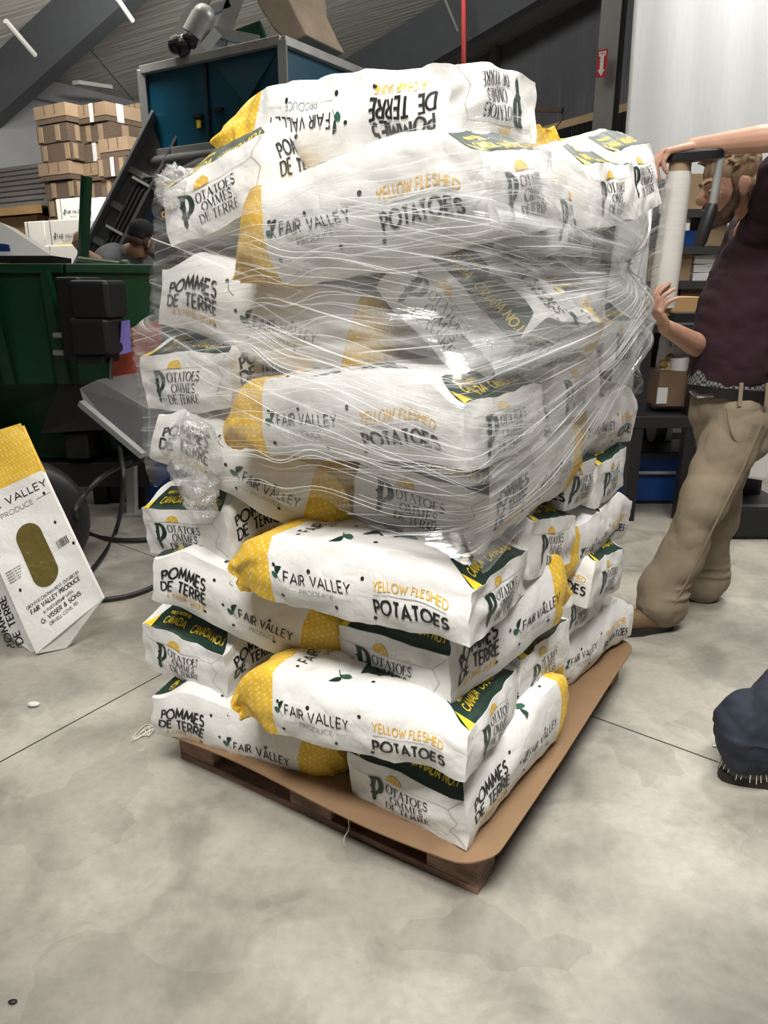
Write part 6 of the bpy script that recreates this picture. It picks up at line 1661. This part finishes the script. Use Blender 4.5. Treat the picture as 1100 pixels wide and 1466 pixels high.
def film_mesh(name, pts, uvs, nu, nv, m, closed=False):
    GRID[name if name not in GRID else name + '.001'] = pts
    vs = pts.reshape(-1, 3); fs = []
    for i in range(nu - 1 if not closed else nu):
        i2 = (i + 1) % nu
        for j in range(nv - 1): fs.append((i * nv + j, i2 * nv + j, i2 * nv + j + 1, i * nv + j + 1))
    off = np.array(film.location)
    me = bpy.data.meshes.new(name); me.from_pydata((vs - off).tolist(), [], fs)
    lay = me.uv_layers.new(name='film'); li = np.empty(len(me.loops), int); me.loops.foreach_get('vertex_index', li)
    lay.data.foreach_set('uv', uvs.reshape(-1, 2)[li].ravel())
    me.materials.append(m); me.polygons.foreach_set('use_smooth', [True] * len(fs))
    o = bpy.data.objects.new(name, me); COL.objects.link(o); o.parent = film
    return o
# angles as seen from the stack's centre: left face near 270 deg, near corner 230, right face 180
def ang(a, b): return math.atan2(b - C0[1], a - C0[0]) % (2 * math.pi)
PL, PN, PR = ang(1.05, 0.0), ang(0.0, 0.0), ang(0.0, 1.2)
def wrap(name, m, keys_lo, keys_hi, off, slope, seed, p0=0.0, p1=2 * math.pi, nu=420, nv=70, amp=1.0):
    ph = np.linspace(p0, p1, nu); v = np.linspace(0, 1, nv)
    kx = [k[0] for k in keys_lo]; lo = np.interp(ph, kx, [k[1] for k in keys_lo]); hi = np.interp(ph, [k[0] for k in keys_hi], [k[1] for k in keys_hi])
    rg = np.random.RandomState(seed)
    jag = sum(0.008 * np.sin(ph * rg.uniform(9, 40) + rg.uniform(0, 6)) for _ in range(4))
    A, Vv = np.meshgrid(ph, v, indexing='ij')
    zz = (lo + jag)[:, None] * (1 - Vv) + (hi + jag * 0.6)[:, None] * Vv
    r = hull_r(A, zz) + off + amp * ridges(seed, (0.10, 0.05, 0.022), (0.0030, 0.0016, 0.0010), A * 1.2, zz + slope * A)
    a_ = C0[0] + r * np.cos(A); b_2 = C0[1] + r * np.sin(A)
    pts = np.array(N0)[None, None] + a_[..., None] * np.array(U) + b_2[..., None] * np.array(V) + zz[..., None] * np.array(Z)
    uvs = np.stack([A * 0.7, zz + slope * A], -1)
    return film_mesh(name, pts, uvs, nu, nv, m)
lo_a = [(0, 1.02), (PR - 0.3, 1.08), (PR, 1.06), ((PR + PN) / 2, 1.02), (PN - 0.10, 0.88), (PN + 0.05, 0.88), (PN + 0.6, 0.96), (PL - 0.15, 0.90), (PL, 0.90), (PL + 0.4, 0.95), (6.2832, 1.02)]
hi_a = [(0, 1.60), (PR - 0.3, 1.46), (PR, 1.45), ((PR + PN) / 2, 1.53), (PN - 0.12, 1.655), (PN + 0.3, 1.66), (PL - 0.2, 1.64), (PL, 1.63), (6.2832, 1.60)]
wrap('film_wrap', M['film_a'], lo_a, hi_a, 0.016, 0.10, 3)
lo_b = [(0, 1.2), (PR, 1.12), (PN - 0.1, 0.99), (PN + 0.1, 1.02), (PN + 0.5, 1.08), (PL - 0.1, 1.17), (PL + 0.2, 1.2), (6.2832, 1.2)]
hi_b = [(0, 1.52), (PR, 1.42), (PN - 0.1, 1.56), (PN + 0.3, 1.58), (PL, 1.52), (6.2832, 1.52)]
wrap('film_wrap', M['film_b'], lo_b, hi_b, 0.022, -0.16, 8, amp=1.3)
# taut tail: from the near corner across the right side to the roll
def tail():
    nb, nv = 150, 110
    bk = [-0.10, 0.15, 0.45, 0.75, 0.98, 1.12, 1.30, 1.475]
    upz = [1.63, 1.62, 1.585, 1.545, 1.515, 1.52, 1.575, 1.665]
    loz = [0.86, 0.90, 0.985, 1.10, 1.19, 1.215, 1.225, 1.235]
    b = np.linspace(-0.10, 1.475, nb); v = np.linspace(0, 1, nv)
    up_ = np.interp(b, bk, upz); lo_ = np.interp(b, bk, loz)
    B, Vv = np.meshgrid(b, v, indexing='ij')
    # gather of the strands toward the upper third near the far corner
    g = np.exp(-((B - 1.0) / 0.17) ** 2)
    vv = Vv + g * 0.72 * (0.80 - Vv) * sstep(0.25, 0.8, Vv)
    zz = lo_[:, None] * (1 - vv) + up_[:, None] * vv
    ph = np.arctan2(B - C0[1], 0.0 - C0[0]) % (2 * np.pi)
    ahull = C0[0] + hull_r(ph, zz) * np.cos(ph) - 0.030
    rl, rt_ = np.array(rb - N0), np.array(rt - N0)
    ra = np.interp(Vv, [0, 1], [rl @ np.array(U), rt_ @ np.array(U)]) + 0.012
    f = np.clip((B - 1.08) / (1.475 - 1.08), 0, 1); f = f * f * (3 - 2 * f)
    aa = ahull * (1 - f) + ra * f
    zr = np.interp(Vv, [0, 1], [rb.z + 0.02, rt.z - 0.02]); zz = zz * (1 - f) + zr * f
    rollb = np.interp(Vv, [0, 1], [rl @ np.array(V), rt_ @ np.array(V)]) - 0.052
    BB = B + f * (rollb - 1.475)
    rd = ridges(5, (0.09, 0.035, 0.016), (0.005, 0.003, 0.0016), B * 0.6, Vv * 0.6) * (1 + 1.2 * g)
    aa = aa + rd
    pts = np.array(N0)[None, None] + aa[..., None] * np.array(U) + BB[..., None] * np.array(V) + zz[..., None] * np.array(Z)
    film_mesh('film_tail', pts, np.stack([B * 0.9, Vv * 0.9], -1), nb, nv, M['film_tail'])
    # roped strands along the gather
    for k, (p_, q_, r_) in enumerate((((0.97, 0.86), (1.16, 0.10), 0.0035), ((1.0, 0.84), (1.20, 0.30), 0.003), ((0.92, 0.82), (1.32, 0.97), 0.004))):
        pts_ = []
        for t in np.linspace(0, 1, 14):
            bb = p_[0] + (q_[0] - p_[0]) * t; v_ = p_[1] + (q_[1] - p_[1]) * (t ** 1.3)
            i = int(np.clip((bb + 0.10) / 1.575 * (nb - 1), 0, nb - 1)); j = int(np.clip(v_ * (nv - 1), 0, nv - 1))
            pts_.append(Vector(pts[i, j]) - U * 0.006)
        o = MB().tube(pts_, r_, 8, flat=0.5).build('roped_strand', M['film_rope'], film, smooth=60)
M['film_rope'] = mat('twisted_film', (0.72, 0.73, 0.76), 0.25)
tail()
# fine stretched strands that catch the light
M['film_strand'], nt, b_ = new_mat('film_strand')
b_.inputs['Base Color'].default_value = (0.9, 0.9, 0.92, 1); b_.inputs['Roughness'].default_value = 0.2; b_.inputs['Alpha'].default_value = 0.42
def strands(grid, n, seed, lift, name, slope=0.0, u0=0, u1=None, skew=1.0):
    rg = np.random.RandomState(seed); mb = MB()
    NU, NV = grid.shape[:2]; u1 = u1 or NU - 1
    ctr = np.array(ab(0.5, 0.6, 0))
    for k in range(n):
        L_ = rg.uniform(0.15, 0.6) * (u1 - u0); s = rg.uniform(u0, max(u0 + 1, u1 - L_)); v0 = rg.uniform(0.02, 0.98) ** skew; sl = slope * rg.uniform(0.5, 1.4)
        w_ = rg.uniform(0.0003, 0.00075); pts = []
        for q in range(25):
            i = s + L_ * q / 24; v_ = v0 + sl * (q / 24 - 0.5) * L_ / (u1 - u0)
            if v_ < 0 or v_ > 1: break
            i0 = int(min(NU - 2, i)); fi = min(1.0, i - i0); j0 = int(min(NV - 2, v_ * (NV - 1))); fj = v_ * (NV - 1) - j0
            p = (grid[i0, j0] * (1 - fi) + grid[i0 + 1, j0] * fi) * (1 - fj) + (grid[i0, j0 + 1] * (1 - fi) + grid[i0 + 1, j0 + 1] * fi) * fj
            d = p - ctr; d[2] = 0; d /= np.linalg.norm(d)
            pts.append(Vector(p + d * lift))
        for _ in range(5):
            pts = pts[:1] + [(pts[i - 1] + pts[i] * 2 + pts[i + 1]) / 4 for i in range(1, len(pts) - 1)] + pts[-1:]
        if len(pts) > 5: mb.tube(pts, [w_ * (0.3 + 0.7 * math.sin(math.pi * i / (len(pts) - 1))) for i in range(len(pts))], 4)
    mb.build(name, M['film_strand'], film, smooth=60)
strands(GRID['film_tail'], 85, 1, 0.006, 'film_strands', 0.05, 0, 118, 0.8)
strands(GRID['film_wrap'], 85, 2, 0.006, 'film_strands', -0.25, 225, 345)
strands(GRID['film_wrap.001'], 45, 3, 0.006, 'film_strands', 0.35, 225, 345)
# crumpled wads of loose film at the left edge
def wad(c, rad, seed, name='film_wad'):
    rg = np.random.RandomState(seed)
    n = 40
    th_, ph_ = np.meshgrid(np.linspace(0.05, np.pi - 0.05, n), np.linspace(0, 2 * np.pi, n), indexing='ij')
    d = np.stack([np.sin(th_) * np.cos(ph_), np.sin(th_) * np.sin(ph_), np.cos(th_)], -1)
    k = np.ones((n, n))
    for i in range(14):
        w_ = rg.normal(size=3) * rg.uniform(2.5, 8)
        k += rg.uniform(0.04, 0.16) * (np.abs(np.sin(d @ w_ + rg.uniform(0, 6))) - 0.6)
    pts = np.array(c)[None, None] + d * k[..., None] * np.array(rad)
    film_mesh(name, pts, np.stack([d[..., 0] * 0.4 + d[..., 2] * .2, d[..., 2] * 0.4 + d[..., 1] * 0.3], -1), n, n, M['film_bunch'])
wad(ab(0.80, -0.035, 0.965), (0.065, 0.03, 0.10), 2)
wad(ab(0.775, -0.045, 0.875), (0.04, 0.025, 0.05), 5)
wad(ab(0.84, 0.02, 1.60), (0.05, 0.04, 0.045), 7)
